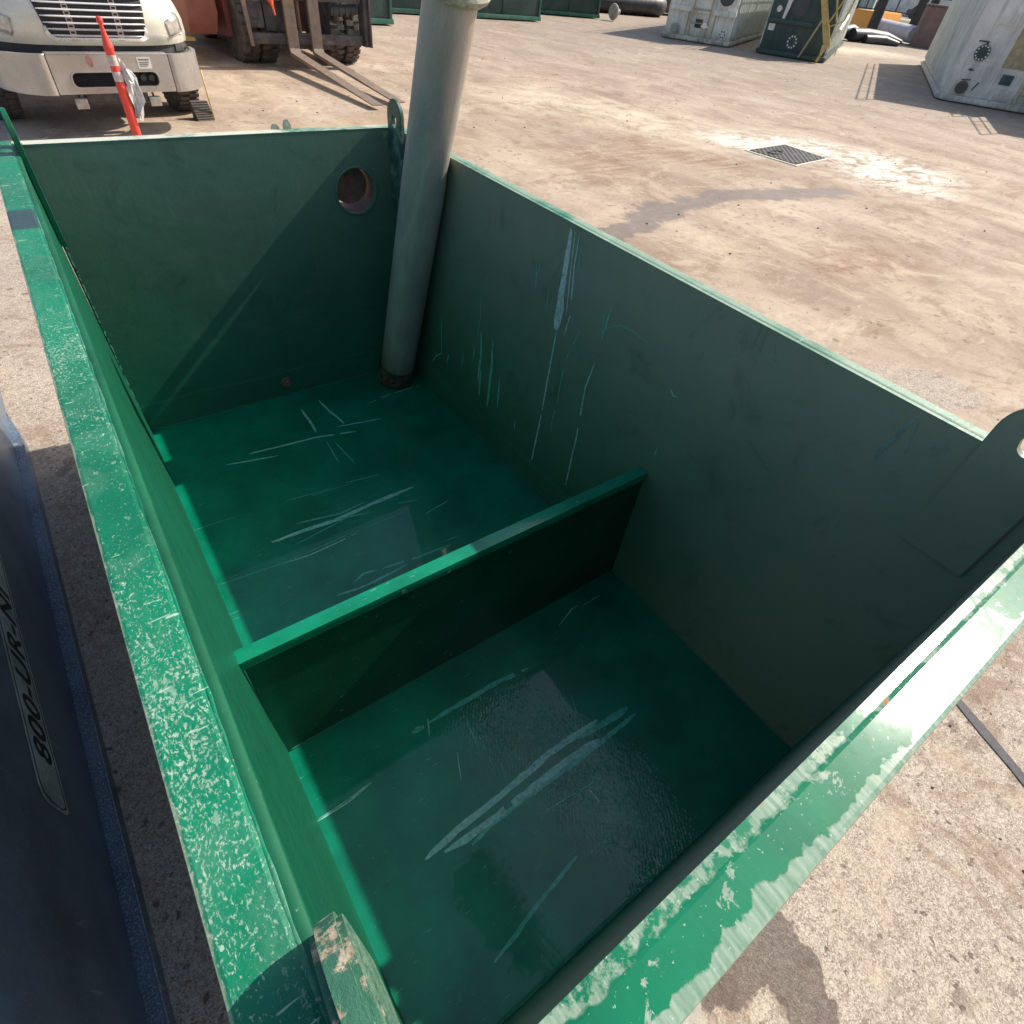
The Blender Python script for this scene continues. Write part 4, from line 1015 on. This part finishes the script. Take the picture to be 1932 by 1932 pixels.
part('overhead_guard', lambda b: [cyl(b, (sx * .95, y0_, 1.4), (sx * .85, y1_, 2.6), .04) for sx in (-1, 1) for y0_, y1_ in ((.9, 1.1), (2.9, 2.6))] + [box(b, (-.9, 1.0, 2.6), (.9, 2.7, 2.66), .01)], M['red'])
# ================================================================== BACKGROUND BINS
M['bin'] = plain('dark_green_bin_paint', (.022, .055, .045), .55, nscale=2, var=.25, dirt=(.07, .10, .09), dirt_amt=.5)
M['bin_rail'] = plain('green_bin_rail', (.035, .15, .095), .55, nscale=4, var=.3, dirt=(.2, .25, .2), dirt_amt=.3)
def bin_(label, x0, y0, ang, wdt, dep, h, ribs, loc=None):
    t = thing('steel_bin', label, 'bin', (x0, y0, 0), R(ang), 'green steel bins along the back of the yard')
    bm = nb(); box(bm, (.02, .06, .10), (wdt - .02, dep, h), .01)
    new_obj('bin_body', bm, M['bin'], t, 40)
    bm = nb(); box(bm, (-.04, .0, .04), (wdt + .04, .12, .17), .01); box(bm, (-.04, 0, h), (wdt + .04, .10, h + .1), .01); box(bm, (-.04, dep - .1, 0), (wdt + .04, dep + .05, .12)); box(bm, (wdt - .03, .121, .04), (wdt + .06, dep - .11, .16), .01)
    new_obj('bin_rail', bm, M['bin_rail'], t, 40)
    for k in range(ribs + 1):
        x = k * (wdt - .09) / ribs
        bm = nb(); box(bm, (x, .005 if k in (0, ribs) else .03, .171), (x + .09, .09, h - .001), .006)
        new_obj('rib', bm, M['bin_rail'] if k in (0, ribs) else M['bin'], t, 40)
    return t
bin_('dark green ribbed steel bin right behind the red forklift', 3.2, 20.95, 0, 7.3, 2.2, 1.5, 5)
bin_('widest dark green steel bin behind the leaning grey pipe', 11.6, 24.35, -.5, 7.3, 2.2, 1.6, 4)
bin_('green steel bin between the wide bin and the black hose', 19.8, 28.0, -12, 4.9, 2.2, 1.6, 3)
bin_('green steel bin in the gap between the two nearer bins', 11.2, 27.2, 0, 9, 2.2, 1.5, 5)
# black corrugated duct and rusty box
M['duct'] = plain('dull_black_corrugated_hose', (.03, .03, .033), .5, nscale=3, dirt=(.09, .08, .08), dirt_amt=.5)
bm = nb(); pts = []
for k in range(60):
    t = k / 59
    if t < .72: p = Vector((24.5 + 7.2 * t / .72, 31.2 - .9 * t / .72, .46))
    else:
        a = (t - .72) / .28 * math.pi; p = Vector((31.7 + 1.0 * math.sin(a), 31.3 - 1.0 * math.cos(a), .46))
    pts.append(p)
tube(bm, pts, [.44 + (.035 if k % 2 else 0) for k in range(60)], 16)
tag(new_obj('corrugated_hose', bm, M['duct'], None, 50), 'thick black corrugated hose bent round on the ground behind the bins', 'hose')
bm = nb(); lathe(bm, [(.10, -.05), (.30, -.05), (.32, 0), (.30, .05), (.10, .05)], 20, 'X', (25.15, 26.6, .34), closed=True); cyl(bm, (25.0, 26.6, .34), (25.5, 26.6, .34), .12)
tag(new_obj('pipe_fitting', bm, M['flange'], None, 40), 'small pale pipe fitting at the right end of the green bins', 'pipe fitting')
M['rustbox'] = plain('rust_brown_panel', (.13, .075, .06), .8, nscale=1.2, var=.3, dirt=(.08, .06, .05))
rt = thing('rusty_trough', 'rust brown steel trough behind the black corrugated hose', 'trough', (33.2, 32.2, 0), R(-20))
bm = nb(); box(bm, (0, 0, .12), (9, .10, 1.0), .01); box(bm, (0, 2.0, .12), (9, 2.1, 1.0), .01); box(bm, (0, .101, .12), (.1, 1.99, 1.0)); box(bm, (8.9, .101, .12), (9, 1.99, 1.0)); box(bm, (.101, .101, .12), (8.89, 1.99, .2)); new_obj('trough_shell', bm, M['rustbox'], rt, 40)
bm = nb()
for k in range(6): box(bm, (.2 + k * 1.7, -.07, 0), (.32 + k * 1.7, -.001, .98))
new_obj('trough_post', bm, M['rustbox'], rt)

# ================================================================== FRAC TANKS
def tankpaint(name, c, rustamt=.5, g=(.2, .2, .18)):
    n = NT(name)
    tone = n.mix(n.ramp(n.noise(1.2, 6, .65), .35, .65), tuple(v * .8 for v in c), tuple(min(1, v * 1.1) for v in c))
    base = n.mix(n.mul(n.ramp(n.noise(2.0, 7, .7, n.map((3, 3, .5))), .48, .66), .45), tone, g)
    rs = n.ramp(n.noise(2.6, 7, .75, n.map((3.2, 3.2, .55), loc=(4, 2, 8))), .60, .68)
    base = n.mix(n.mul(rs, rustamt), base, (.30, .17, .075))
    z = n.xyz()[2]
    low = n.mul(n.ramp(z, .45, .1), n.ramp(n.noise(5, 6, .7), .35, .6))
    base = n.mix(n.mul(low, rustamt), base, (.22, .17, .11))
    return n.bsdf(base, .5, 0, n.bump(n.noise(14, 4, .6), .2, .01))
M['fwhite'] = tankpaint('rust_streaked_white_paint', (.88, .84, .72), .85)
M['fgreen'] = tankpaint('faded_dark_green_paint', (.035, .075, .062), .12, (.09, .13, .115))
M['fgrey'] = tankpaint('weathered_grey_white_paint', (.80, .77, .69), .55)
M['fgreyside'] = tankpaint('pale_grey_side_paint', (.62, .65, .59), .3)
M['dkhole'] = plain('dark_manway', (.05, .055, .06), .4, nscale=6)
M['ladyel'] = plain('tan_ladder_paint', (.50, .40, .24), .6, nscale=8, dirt=(.3, .2, .12))
def frac(label, loc, ang, W_, L_, H_, paint, side, rail_m, front_w=None):
    t = thing('frac_tank', label, 'storage tank', (loc[0], loc[1], 0), R(ang), 'large ribbed storage tanks across the yard')
    bm = nb(); box(bm, (.12, .30, .14), (W_ - .12, L_ - .1, H_), .03); new_obj('tank_shell', bm, paint, t, 40)
    # corrugated sides
    for sx in (0, 1):
        bm = nb(); x = .12 if sx == 0 else W_ - .12; sg = -1 if sx == 0 else 1; pitch = .42; y = .36; P = [(x + sg * .002, y)]
        while y < L_ - .5:
            P += [(x + sg * .002, y + .10), (x + sg * .075, y + .17), (x + sg * .075, y + .30), (x + sg * .002, y + .37)]; y += pitch
        P.append((x + sg * .002, L_ - .15))
        lo = [bm.verts.new((px, py, .28)) for px, py in P]; hi = [bm.verts.new((px, py, H_ - .12)) for px, py in P]
        for k in range(len(P) - 1): bm.faces.new((lo[k], lo[k + 1], hi[k + 1], hi[k]))
        new_obj('corrugated_side', bm, side, t)
    # skid rail with rounded nose
    bm = nb(); o = [(0, .35), (.04, .18), (.16, .05), (.35, 0), (W_ - .35, 0), (W_ - .16, .05), (W_ - .04, .18), (W_, .35), (W_, L_), (0, L_)]
    prism(bm, [(x, y, .03) for x, y in o], (0, 0, .14)); es = [e for e in bm.edges if all(v.co.z > .1 for v in e.verts) or all(v.co.z < .1 for v in e.verts)]
    bmesh.ops.bevel(bm, geom=es, offset=.03, segments=2, affect='EDGES'); new_obj('skid', bm, rail_m, t, 50)
    bm = nb(); box(bm, (.06, .24, H_ - .1), (W_ - .06, L_ - .04, H_ + .02), .02)
    for k in range(7): cyl(bm, (.15, .4 + k * (L_ - .8) / 6, H_), (.15, .4 + k * (L_ - .8) / 6, H_ + .9), .025, seg=8); cyl(bm, (W_ - .15, .4 + k * (L_ - .8) / 6, H_), (W_ - .15, .4 + k * (L_ - .8) / 6, H_ + .9), .025, seg=8)
    for x in (.15, W_ - .15):
        for z in (.45, .9): cyl(bm, (x, .4, H_ + z), (x, L_ - .4, H_ + z), .02, seg=8)
    new_obj('top_railing', bm, rail_m, t, 40)
    return t
def pt(t, name, fn, m, sm=35):
    bm = nb(); fn(bm); return new_obj(name, bm, m, t, sm)
def flange(b, x, z, r_, y=.30, nb_=8, hub=.5):
    cyl(b, (x, y, z), (x, y - .10, z), r_ * hub, seg=20); lathe(b, [(0, y - .13), (r_, y - .13), (r_, y - .09), (0, y - .09)], 24, 'Y', (x, 0, z))
# white one
t1 = frac('rust-streaked white storage tank with a ladder, left of the dark green one', (23.0, 21.35), -62, 2.97, 13, 2.95, M['fwhite'], M['fgreyside'], M['fwhite'])
pt(t1, 'cross_beam', lambda b: box(b, (.12, .20, .90), (2.85, .299, 1.06), .01), M['fwhite'])
pt(t1, 'ladder', lambda b: (cyl(b, (1.16, .10, .14), (1.16, .10, 2.9), .032, seg=10), cyl(b, (1.86, .10, .14), (1.90, .10, 2.9), .032, seg=10), [cyl(b, (1.16, .10, .18 + k * .42), (1.87, .10, .18 + k * .42), .022, seg=8) for k in range(7)]), M['ladyel'])
pt(t1, 'manway', lambda b: (lathe(b, [(.0, .285), (.30, .285), (.30, .295), (0, .295)], 32, 'Y', (2.35, 0, 1.50)), ), M['dkhole'])
pt(t1, 'manway_ring', lambda b: lathe(b, [(.31, .24), (.37, .24), (.37, .299), (.31, .299)], 32, 'Y', (2.35, 0, 1.50), closed=True), M['fwhite'])
pt(t1, 'valve', lambda b: (flange(b, .54, .34, .17), flange(b, .55, .34, .10, .20)), M['flange'])
pt(t1, 'valve', lambda b: (cyl(b, (1.75, .29, .55), (1.75, .05, .55), .10), box(b, (1.62, .0, .50), (1.95, .06, .55))), M['slat'])
pt(t1, 'data_plate', lambda b: box(b, (1.30, .285, .45), (1.60, .298, .72), .004), M['dkhole'])
for x_ in (.95, 2.05): pt(t1, 'door_frame', lambda b: box(b, (x_, .27, .16), (x_ + .05, .299, .89)), M['ladyel'])
pt(t1, 'valve_plate', lambda b: (holed(b, [(2.52 + .16 * math.cos(R(45 + 90 * k)) * 1.35, .27, .36 + .16 * math.sin(R(45 + 90 * k)) * 1.35) for k in range(4)], [(2.52 + .03 * math.cos(R(45 + 90 * k)), .27, .36 + .03 * math.sin(R(45 + 90 * k))) for k in range(4)], (0, .02, 0))), M['fwhite'])
pt(t1, 'plate_hole', lambda b: [cyl(b, (2.52 + .10 * math.cos(a), .262, .36 + .10 * math.sin(a)), (2.52 + .10 * math.cos(a), .27, .36 + .10 * math.sin(a)), .030, seg=12) for a in [R(60 * k) for k in range(6)]], M['dkhole'])
pt(t1, 'top_flange', lambda b: flange(b, .62, 1.38, .14), M['mast'])
# dark green one
t2 = frac('dark green storage tank with a slanting yellow gangway, between the two pale tanks', (24.75, 17.75), -62, 2.72, 13, 2.95, M['fgreen'], M['fgreyside'], M['fgreen'])
pt(t2, 'cross_beam', lambda b: box(b, (.12, .20, .96), (1.85, .299, 1.10), .01), M['fgreen'])
pt(t2, 'flange_ring', lambda b: [cyl(b, (1.27 + .155 * math.cos(a), .255, .47 + .175 * math.sin(a)), (1.27 + .155 * math.cos(a), .275, .47 + .175 * math.sin(a)), .032, seg=12) for a in [R(36 * k) for k in range(10)]], M['sticker'])
pt(t2, 'blind_flange', lambda b: lathe(b, [(0, .276), (.21, .276), (.21, .299), (0, .299)], 28, 'Y', (1.27, 0, .47)), M['fgreen'])
pt(t2, 'white_label', lambda b: box(b, (.22, .285, .72), (.45, .298, .92)), M['sticker'])
pt(t2, 'manway', lambda b: lathe(b, [(0, .285), (.31, .285), (.31, .299), (0, .299)], 32, 'Y', (1.15, 0, 1.50)), M['dkhole'])
pt(t2, 'manway_ring', lambda b: lathe(b, [(.32, .25), (.36, .25), (.36, .299), (.32, .299)], 32, 'Y', (1.15, 0, 1.50), closed=True), M['fgreen'])
pt(t2, 'gauge', lambda b: lathe(b, [(0, .26), (.09, .26), (.10, .299)], 20, 'Y', (.42, 0, 1.36)), M['fgrey'])
pt(t2, 'pipe_stub', lambda b: prism(b, [(.62, .25, 1.0), (.70, .25, 1.0), (.85, .25, 1.7), (.66, .25, 1.7)], (0, .04, 0)), M['fwhite'])
gy = lambda b: (prism(b, [(1.62, -.05, 2.1), (1.86, -.05, 2.1), (2.72, -.22, .55), (2.60, -.22, .45), (2.42, -.22, .62)], (0, .10, 0)), prism(b, [(2.42, -.24, .55), (2.66, -.24, .60), (2.52, -.28, .22), (2.46, -.28, .20)], (0, .08, 0)), cyl(b, (2.5, -.2, .30), (2.42, -.2, .04), .05))
pt(t2, 'gangway_beam', gy, M['yellow'])
pt(t2, 'gangway_rail', lambda b: (cyl(b, (2.30, -.18, 1.0), (2.70, -.18, 2.1), .028), cyl(b, (2.62, -.18, 1.22), (2.24, -.18, 2.1), .028), cyl(b, (2.30, -.18, 1.0), (2.86, -.18, 1.28), .02), cyl(b, (2.86, -.18, 1.28), (2.98, -.18, 2.1), .028)), M['yellow'])
pt(t2, 'brace', lambda b: (cyl(b, (1.72, -.10, .08), (2.12, -.10, 1.25), .035),), M['ladyel'])
pt(t2, 'side_bar', lambda b: (cyl(b, (2.80, .40, .98), (2.80, 3.6, 1.35), .055), cyl(b, (2.86, 3.3, .1), (2.86, 4.0, 2.2), .03)), M['sticker'])
# right one
t3 = frac('pale grey storage tank at the top right corner with a black round blind flange', (22.72, 9.42), -62, 2.75, 13.2, 2.95, M['fgrey'], M['fgreyside'], M['fgrey'])
pt(t3, 'blind_flange', lambda b: lathe(b, [(0, .255), (.19, .255), (.19, .299), (0, .299)], 30, 'Y', (.62, 0, 1.17)), M['fgreen'])
pt(t3, 'flange_bolt', lambda b: [cyl(b, (.62 + .155 * math.cos(a), .247, 1.17 + .155 * math.sin(a)), (.62 + .155 * math.cos(a), .255, 1.17 + .155 * math.sin(a)), .022, seg=10) for a in [R(30 * k) for k in range(12)]], M['sticker'])
pt(t3, 'flange_arm', lambda b: (box(b, (.40, .27, 1.40), (.66, .298, 1.43)), box(b, (.60, .25, 1.34), (.66, .269, 1.43))), M['mast'])
pt(t3, 'valve', lambda b: (flange(b, .55, .36, .16), lathe(b, [(.06, .14), (.10, .14), (.10, .165), (.06, .165)], 20, 'Y', (.55, 0, .36), closed=True), cyl(b, (.45, .15, .54), (.68, .15, .56), .016)), M['chock'])
pt(t3, 'valve', lambda b: (cyl(b, (.56, .29, .78), (.56, .22, .78), .03), box(b, (.49, .20, .765), (.64, .219, .79))), M['mast'])
pt(t3, 'weld_line', lambda b: (box(b, (.15, .285, 1.02), (1.25, .299, 1.045)), box(b, (.20, .285, .90), (1.25, .299, .915)), box(b, (1.24, .275, .16), (1.275, .299, 2.9)), box(b, (1.95, .275, .16), (1.985, .299, 2.9)), box(b, (1.25, .28, .46), (1.95, .299, .49)), box(b, (.5, .28, 1.80), (1.25, .299, 1.83))), M['fwhite'])
pt(t3, 'rust_panel', lambda b: (box(b, (1.28, .288, .92), (1.945, .2985, 2.85)),), M['ladyel'])
pt(t3, 'window_opening', lambda b: box(b, (1.42, .26, .55), (1.72, .2975, .78), .01), M['fgreen'])
pt(t3, 'ladder', lambda b: (cyl(b, (2.05, .05, .16), (2.05, .05, 2.9), .03), cyl(b, (2.5, .05, .16), (2.5, .05, 2.9), .03), [cyl(b, (2.05, .05, .4 + k * .4), (2.5, .05, .4 + k * .4), .02, seg=8) for k in range(6)]), M['ladyel'])
pt(t3, 'slot', lambda b: (cyl(b, (.86, .288, .33), (.93, .288, .52), .018, seg=8),), M['dkhole'])

t4 = frac('unseen pale grey storage tank beyond the right edge, added for its shadow', (21.95, 5.75), -62, 2.75, 13.2, 2.95, M['fgrey'], M['fgreyside'], M['fgrey'])  # added outside the frame to throw a shadow in from the right
pt(t4, 'manway', lambda b: lathe(b, [(0, .285), (.31, .285), (.31, .299), (0, .299)], 32, 'Y', (1.3, 0, 1.50)), M['dkhole'])  # manway of the added unseen tank
pt(t4, 'valve', lambda b: flange(b, .55, .36, .16), M['chock'])

# ================================================================== DRAIN COVER
def diamond():
    n = NT('diamond_tread_plate')
    a = n.wave(4, n.map(rot=(0, 0, R(45)))); b = n.wave(4, n.map(rot=(0, 0, R(-45))))
    m_ = n.ramp(n.mul(a, b), .62, .78)
    base = n.mix(m_, (.022, .020, .020), (.42, .39, .35))
    base = n.mix(n.mul(n.ramp(n.noise(8, 5, .6), .5, .7), .4), base, (.25, .2, .15))
    return n.bsdf(base, .6, .2, n.bump(m_, .6, .01), spec=.2)
M['tread'] = diamond()
q = [Vector(p) for p in ((9.915 - .02, 6.58, .006), (11.05, 6.67, .006), (11.01, 5.81, .006), (9.97, 5.70, .006))]
c = sum(q, Vector()) / 4
cov = thing('drain_cover', 'dark square tread-plate drain cover set in white cement dust', 'drain cover', (c.x, c.y, 0), 0)
bm = nb(); prism(bm, [(p - c) + Vector((0, 0, .004)) for p in q], (0, 0, .016)); new_obj('cover_plate', bm, M['tread'], cov)
bm = nb(); k_ = 24; el = [(-.22 + .16 * math.cos(2 * math.pi * i / k_), .12 + .10 * math.sin(2 * math.pi * i / k_), .026) for i in range(k_ + 1)]; tube(bm, el, .009, 6); new_obj('lift_handle', bm, M['chock'], cov)
M['cement'] = plain('pale_cement_frame', (.62, .57, .48), .9, nscale=8)
bm = nb(); holed(bm, [(p - c) * 1.12 + Vector((0, 0, .001)) for p in q], [(p - c) * 1.01 + Vector((0, 0, .001)) for p in q], (0, 0, .010)); new_obj('cover_frame', bm, M['cement'], cov)

# ================================================================== CLUTTER beyond the tanks
M['barrier'] = plain('orange_yellow_block_paint', (.85, .38, .07), .6, nscale=.8, var=.2)
u = Vector((math.cos(R(12)), math.sin(R(12)), 0))
bb = nb(); prism(bb, [(0, 0, 0), (6.6, 0, 0), (6.6, 1.6, 0), (0, 1.6, 0)], (0, 0, .001)); bb.free()
bm = nb(); prism(bm, [(0, 0, 0), (6.6, 0, 0), (6.35, 0, 1.25), (.25, 0, 1.25)], (0, 1.5, 0)); bmesh.ops.bevel(bm, geom=list(bm.edges), offset=.08, segments=2, affect='EDGES')
o = new_obj('concrete_block', bm, M['barrier'], None, 40, loc=(51.3, 28.0, 0), rot=(0, 0, R(10))); tag(o, 'orange-yellow painted block beyond the dark green storage tank', 'block')
bm = nb(); random.seed(3)
tube(bm, [(0, 0, .32), (1.2, -.25, .34), (2.6, -.7, .30), (3.6, -1.25, .2)], [.40, .42, .38, .15], 12, flat=.75); tube(bm, [(.6, -.6, .18), (2.0, -1.0, .2), (2.9, -1.5, .12)], [.22, .24, .12], 12)
tube(bm, [(-.8, .5, .3), (.3, .3, .42), (1.5, .2, .3)], [.25, .35, .2], 10)
o = new_obj('tarpaulin_roll', bm, M['duct'], None, 50, loc=(41.2, 23.3, 0)); tag(o, 'black folded hose heap at the foot of the tall posts', 'hose heap')
M['culvert'] = plain('grey_white_culvert', (.52, .49, .50), .6, nscale=2, var=.2)
bm = nb(); d_ = Vector((49.0, 23.4, 0)) - Vector((53.6, 28.6, 0)); L_ = d_.length; p0 = Vector((53.2, 28.6, .5)); p1 = Vector((47.9, 22.9, .5))
pts = [p0.lerp(p1, k / 40) for k in range(41)]; tube(bm, pts, [.40 + (.03 if k % 2 else 0) for k in range(41)], 18)
tag(new_obj('culvert_pipe', bm, M['culvert'], None, 40), 'pale corrugated culvert pipe lying behind the black hose heap', 'pipe')
M['brick'] = plain('brown_block_paint', (.24, .15, .125), .8, nscale=1.2, dirt=(.15, .1, .08))
bm = nb(); box(bm, (0, 0, 0), (5.5, 2.6, 1.9), .06); box(bm, (-.05, -.05, 1.905), (5.55, 2.65, 2.0), .03)
tag(new_obj('storage_crate', bm, M['brick'], None, 40, loc=(46.9, 22.4, 0), rot=(0, 0, R(-62))), 'brown storage box against the far end of the pale grey tank', 'storage box')
# fence line with posts and rails; tall poles
M['post'] = plain('dark_post_steel', (.045, .045, .042), .7)
fe = thing('yard_fence', 'dark post and rail fence between the yard and the grass', 'fence', (0, 0, 0))
c0 = Vector((58, 35, 0)) ; c1 = Vector((66, 19, 0))
for k in range(9):
    p = c0.lerp(c1, k / 8); bm = nb(); cyl(bm, p, p + Vector((0, 0, 2.4)), .055, seg=8); new_obj('fence_post', bm, M['post'], fe)
for z in (.25, 1.25, 2.3):
    bm = nb(); cyl(bm, c0 + Vector((0, 0, z)), c1 + Vector((0, 0, z)), .03, seg=6); new_obj('fence_rail', bm, M['post'], fe)
poles = [((47.5, 25.6), .34, 'thick dark pole rising beside the orange block'), ((61, 29.6), .38, 'dark pole left of the pair on the grass verge'), ((76, 35.8), .42, 'dark pole farther back on the grass verge'), ((55, 31.5), .10, 'thin dark pole behind the orange block')]
for (p, r_, lab) in poles:
    bm = nb(); cyl(bm, (0, 0, 0), (0, 0, 9), r_, r_ * .7, seg=14); box(bm, (-r_ * 1.3, -r_ * 1.3, 0), (r_ * 1.3, r_ * 1.3, .12)); box(bm, (-1.1, -.06, 8.2), (1.1, .06, 8.35))
    tag(new_obj('utility_pole', bm, M['post'], None, 40, loc=(p[0], p[1], 0)), lab, 'pole', 'poles beyond the yard')
# pale shed and parked vehicles across the road
M['shed'] = plain('pale_ribbed_shed', (.42, .44, .44), .6, nscale=1)
sh = thing('metal_shed', 'pale ribbed metal shed behind the dark green storage tank', 'shed', (66, 42, 0), R(-62))
bm = nb(); box(bm, (-6, 0, 0), (5, 9, 5), .02); new_obj('shed_wall', bm, M['shed'], sh)
bm = nb()
for k in range(22): box(bm, (-6 + k * .5, -.06, 0), (-5.88 + k * .5, -.001, 4.95))
new_obj('shed_rib', bm, M['fgreyside'], sh)
bm = nb(); prism(bm, [(-6.3, -.3, 5.01), (5.3, -.3, 5.01), (-.5, -.3, 6.5)], (0, 9.6, 0)); new_obj('shed_roof', bm, M['fgrey'], sh)
M['carpaint'] = plain('dark_car_paint', (.05, .055, .065), .3, coat=.6)
def car(label, loc, ang, m):
    t = thing('parked_car', label, 'car', loc, R(ang), 'vehicles parked across the road')
    bm = nb(); prism(bm, [(-2.2, -.9, .35), (2.2, -.9, .35), (2.25, -.9, .8), (1.3, -.9, .98), (-2.1, -.9, 1.05), (-2.25, -.9, .8)], (0, 1.8, 0)); new_obj('car_body', bm, m, t, 30)
    bm = nb(); prism(bm, [(-1.7, -.8, 1.04), (1.0, -.8, 1.0), (.4, -.8, 1.5), (-1.3, -.8, 1.52)], (0, 1.6, 0)); new_obj('car_cabin', bm, M['glass'], t, 30)
    for x in (-1.4, 1.4):
        for y in (-.92, .70):
            bm = nb(); cyl(bm, (x, y, .34), (x, y + .22, .34), .34, seg=18); new_obj('wheel', bm, M['tyre'], t, 40)
car('dark car parked across the road, nearer the pale shed', (112, 62, 0), -62, M['carpaint'])
car('dark car parked across the road, nearer the pale grey tank', (114.5, 55, 0), -62, M['carpaint'])
bm = nb(); box(bm, (0, 0, 0), (40, 6, 4.5), .1)
tag(new_obj('warehouse', bm, M['fgrey'], None, 40, loc=(118, 72, 0), rot=(0, 0, R(-62))), 'long low grey warehouse far behind the parked cars', 'warehouse')
# trees out of the frame behind
def leafmat(name, a_, b_):
    n = NT(name); base = n.mix(n.ramp(n.noise(3, 4, .6), .4, .6), a_, b_); return n.bsdf(base, .6)
M['leaf'] = leafmat('leaf_green', (.035, .055, .018), (.09, .12, .04)); M['bark'] = plain('bark', (.12, .09, .065), .9, nscale=20, bump=.6)
def tree(label, loc, h, crown, seed, n=2600, size=.16):
    random.seed(seed)
    t = thing('tree', label, 'tree', loc)
    bm = nb(); tube(bm, [(0, 0, 0), (.1, .05, h * .3), (-.05, .1, h * .6), (0, 0, h * .85)], [.22, .17, .11, .04], 10)
    for c in crown:
        tube(bm, [(0, .05, h * .5), (c[0] * .5, c[1] * .5, h * .5 + (c[2] - h * .5) * .75), (c[0], c[1], c[2])], [.08, .035, .008], 8)
    new_obj('trunk', bm, M['bark'], t)
    bm = nb()
    for i in range(n):
        c = random.choice(crown); v = Vector([random.gauss(0, 1) for _ in range(3)]) * .52
        p = Vector((c[0] + v.x * c[3], c[1] + v.y * c[3], c[2] + v.z * c[3] * .7))
        a_ = Vector([random.gauss(0, 1) for _ in range(3)]).normalized(); b_ = a_.orthogonal().normalized()
        s_ = size * random.uniform(.5, 1.2)
        q = [bm.verts.new(p + a_ * s_), bm.verts.new(p + b_ * s_ * .45), bm.verts.new(p - a_ * s_), bm.verts.new(p - b_ * s_ * .45)]
        bm.faces.new(q)
    new_obj('crown', bm, M['leaf'], t, 'keep')
tree('tall green tree whose leafy limb is mirrored in the tank water', (2.6, -4.6, 0), 9, [(0, 0, 8.6, 1.3), (.8, -.6, 8.0, 1.2), (-.9, -.9, 8.3, 1.2), (-.3, 3.0, 8.6, .4), (-.95, 4.9, 8.8, .20), (-.80, 5.15, 8.7, .26), (-1.05, 5.35, 8.9, .28), (-.90, 5.6, 8.9, .30), (-1.15, 5.8, 8.9, .24), (-.85, 5.95, 9.0, .26), (-1.15, 6.2, 9.0, .22), (-.80, 6.3, 9.0, .20)], 5, 3200, .085)

# ================================================================== small debris on the yard
random.seed(11)
M['stone'] = plain('dark_grit', (.10, .075, .06), .9, nscale=30, var=.5)
bm = nb()
for i in range(1300):
    if random.random() < .45: x, y = random.uniform(1.7, 5), random.uniform(-1.6, 4.5)
    else: x, y = random.uniform(2, 22), random.uniform(2.5, 19)
    if x < 1.65 and y < 3.2: continue
    s_ = random.choice([.0015, .002, .002, .0025, .003, .003, .004, .006]) * (1 if y < 5 and x < 5 else 2.4)
    g = bmesh.ops.create_icosphere(bm, subdivisions=1, radius=s_)
    for v in g['verts']: v.co = Vector((v.co.x * random.uniform(.7, 1.5), v.co.y * random.uniform(.6, 1.3), v.co.z * .6)) + Vector((x, y, s_ * .35))
tag(new_obj('grit', bm, M['stone'], None), kind='stuff')
bm = nb(); tube(bm, [(0, 0, .02), (.10, -.12, .05), (.13, -.28, .03), (.22, -.30, .02)], .022, 8)
tag(new_obj('bent_bolt', bm, M['rust'], None, loc=(7.35, 13.0, 0)), 'bent rusty bolt lying on the sandy ground right of the leaning pipe', 'bolt')
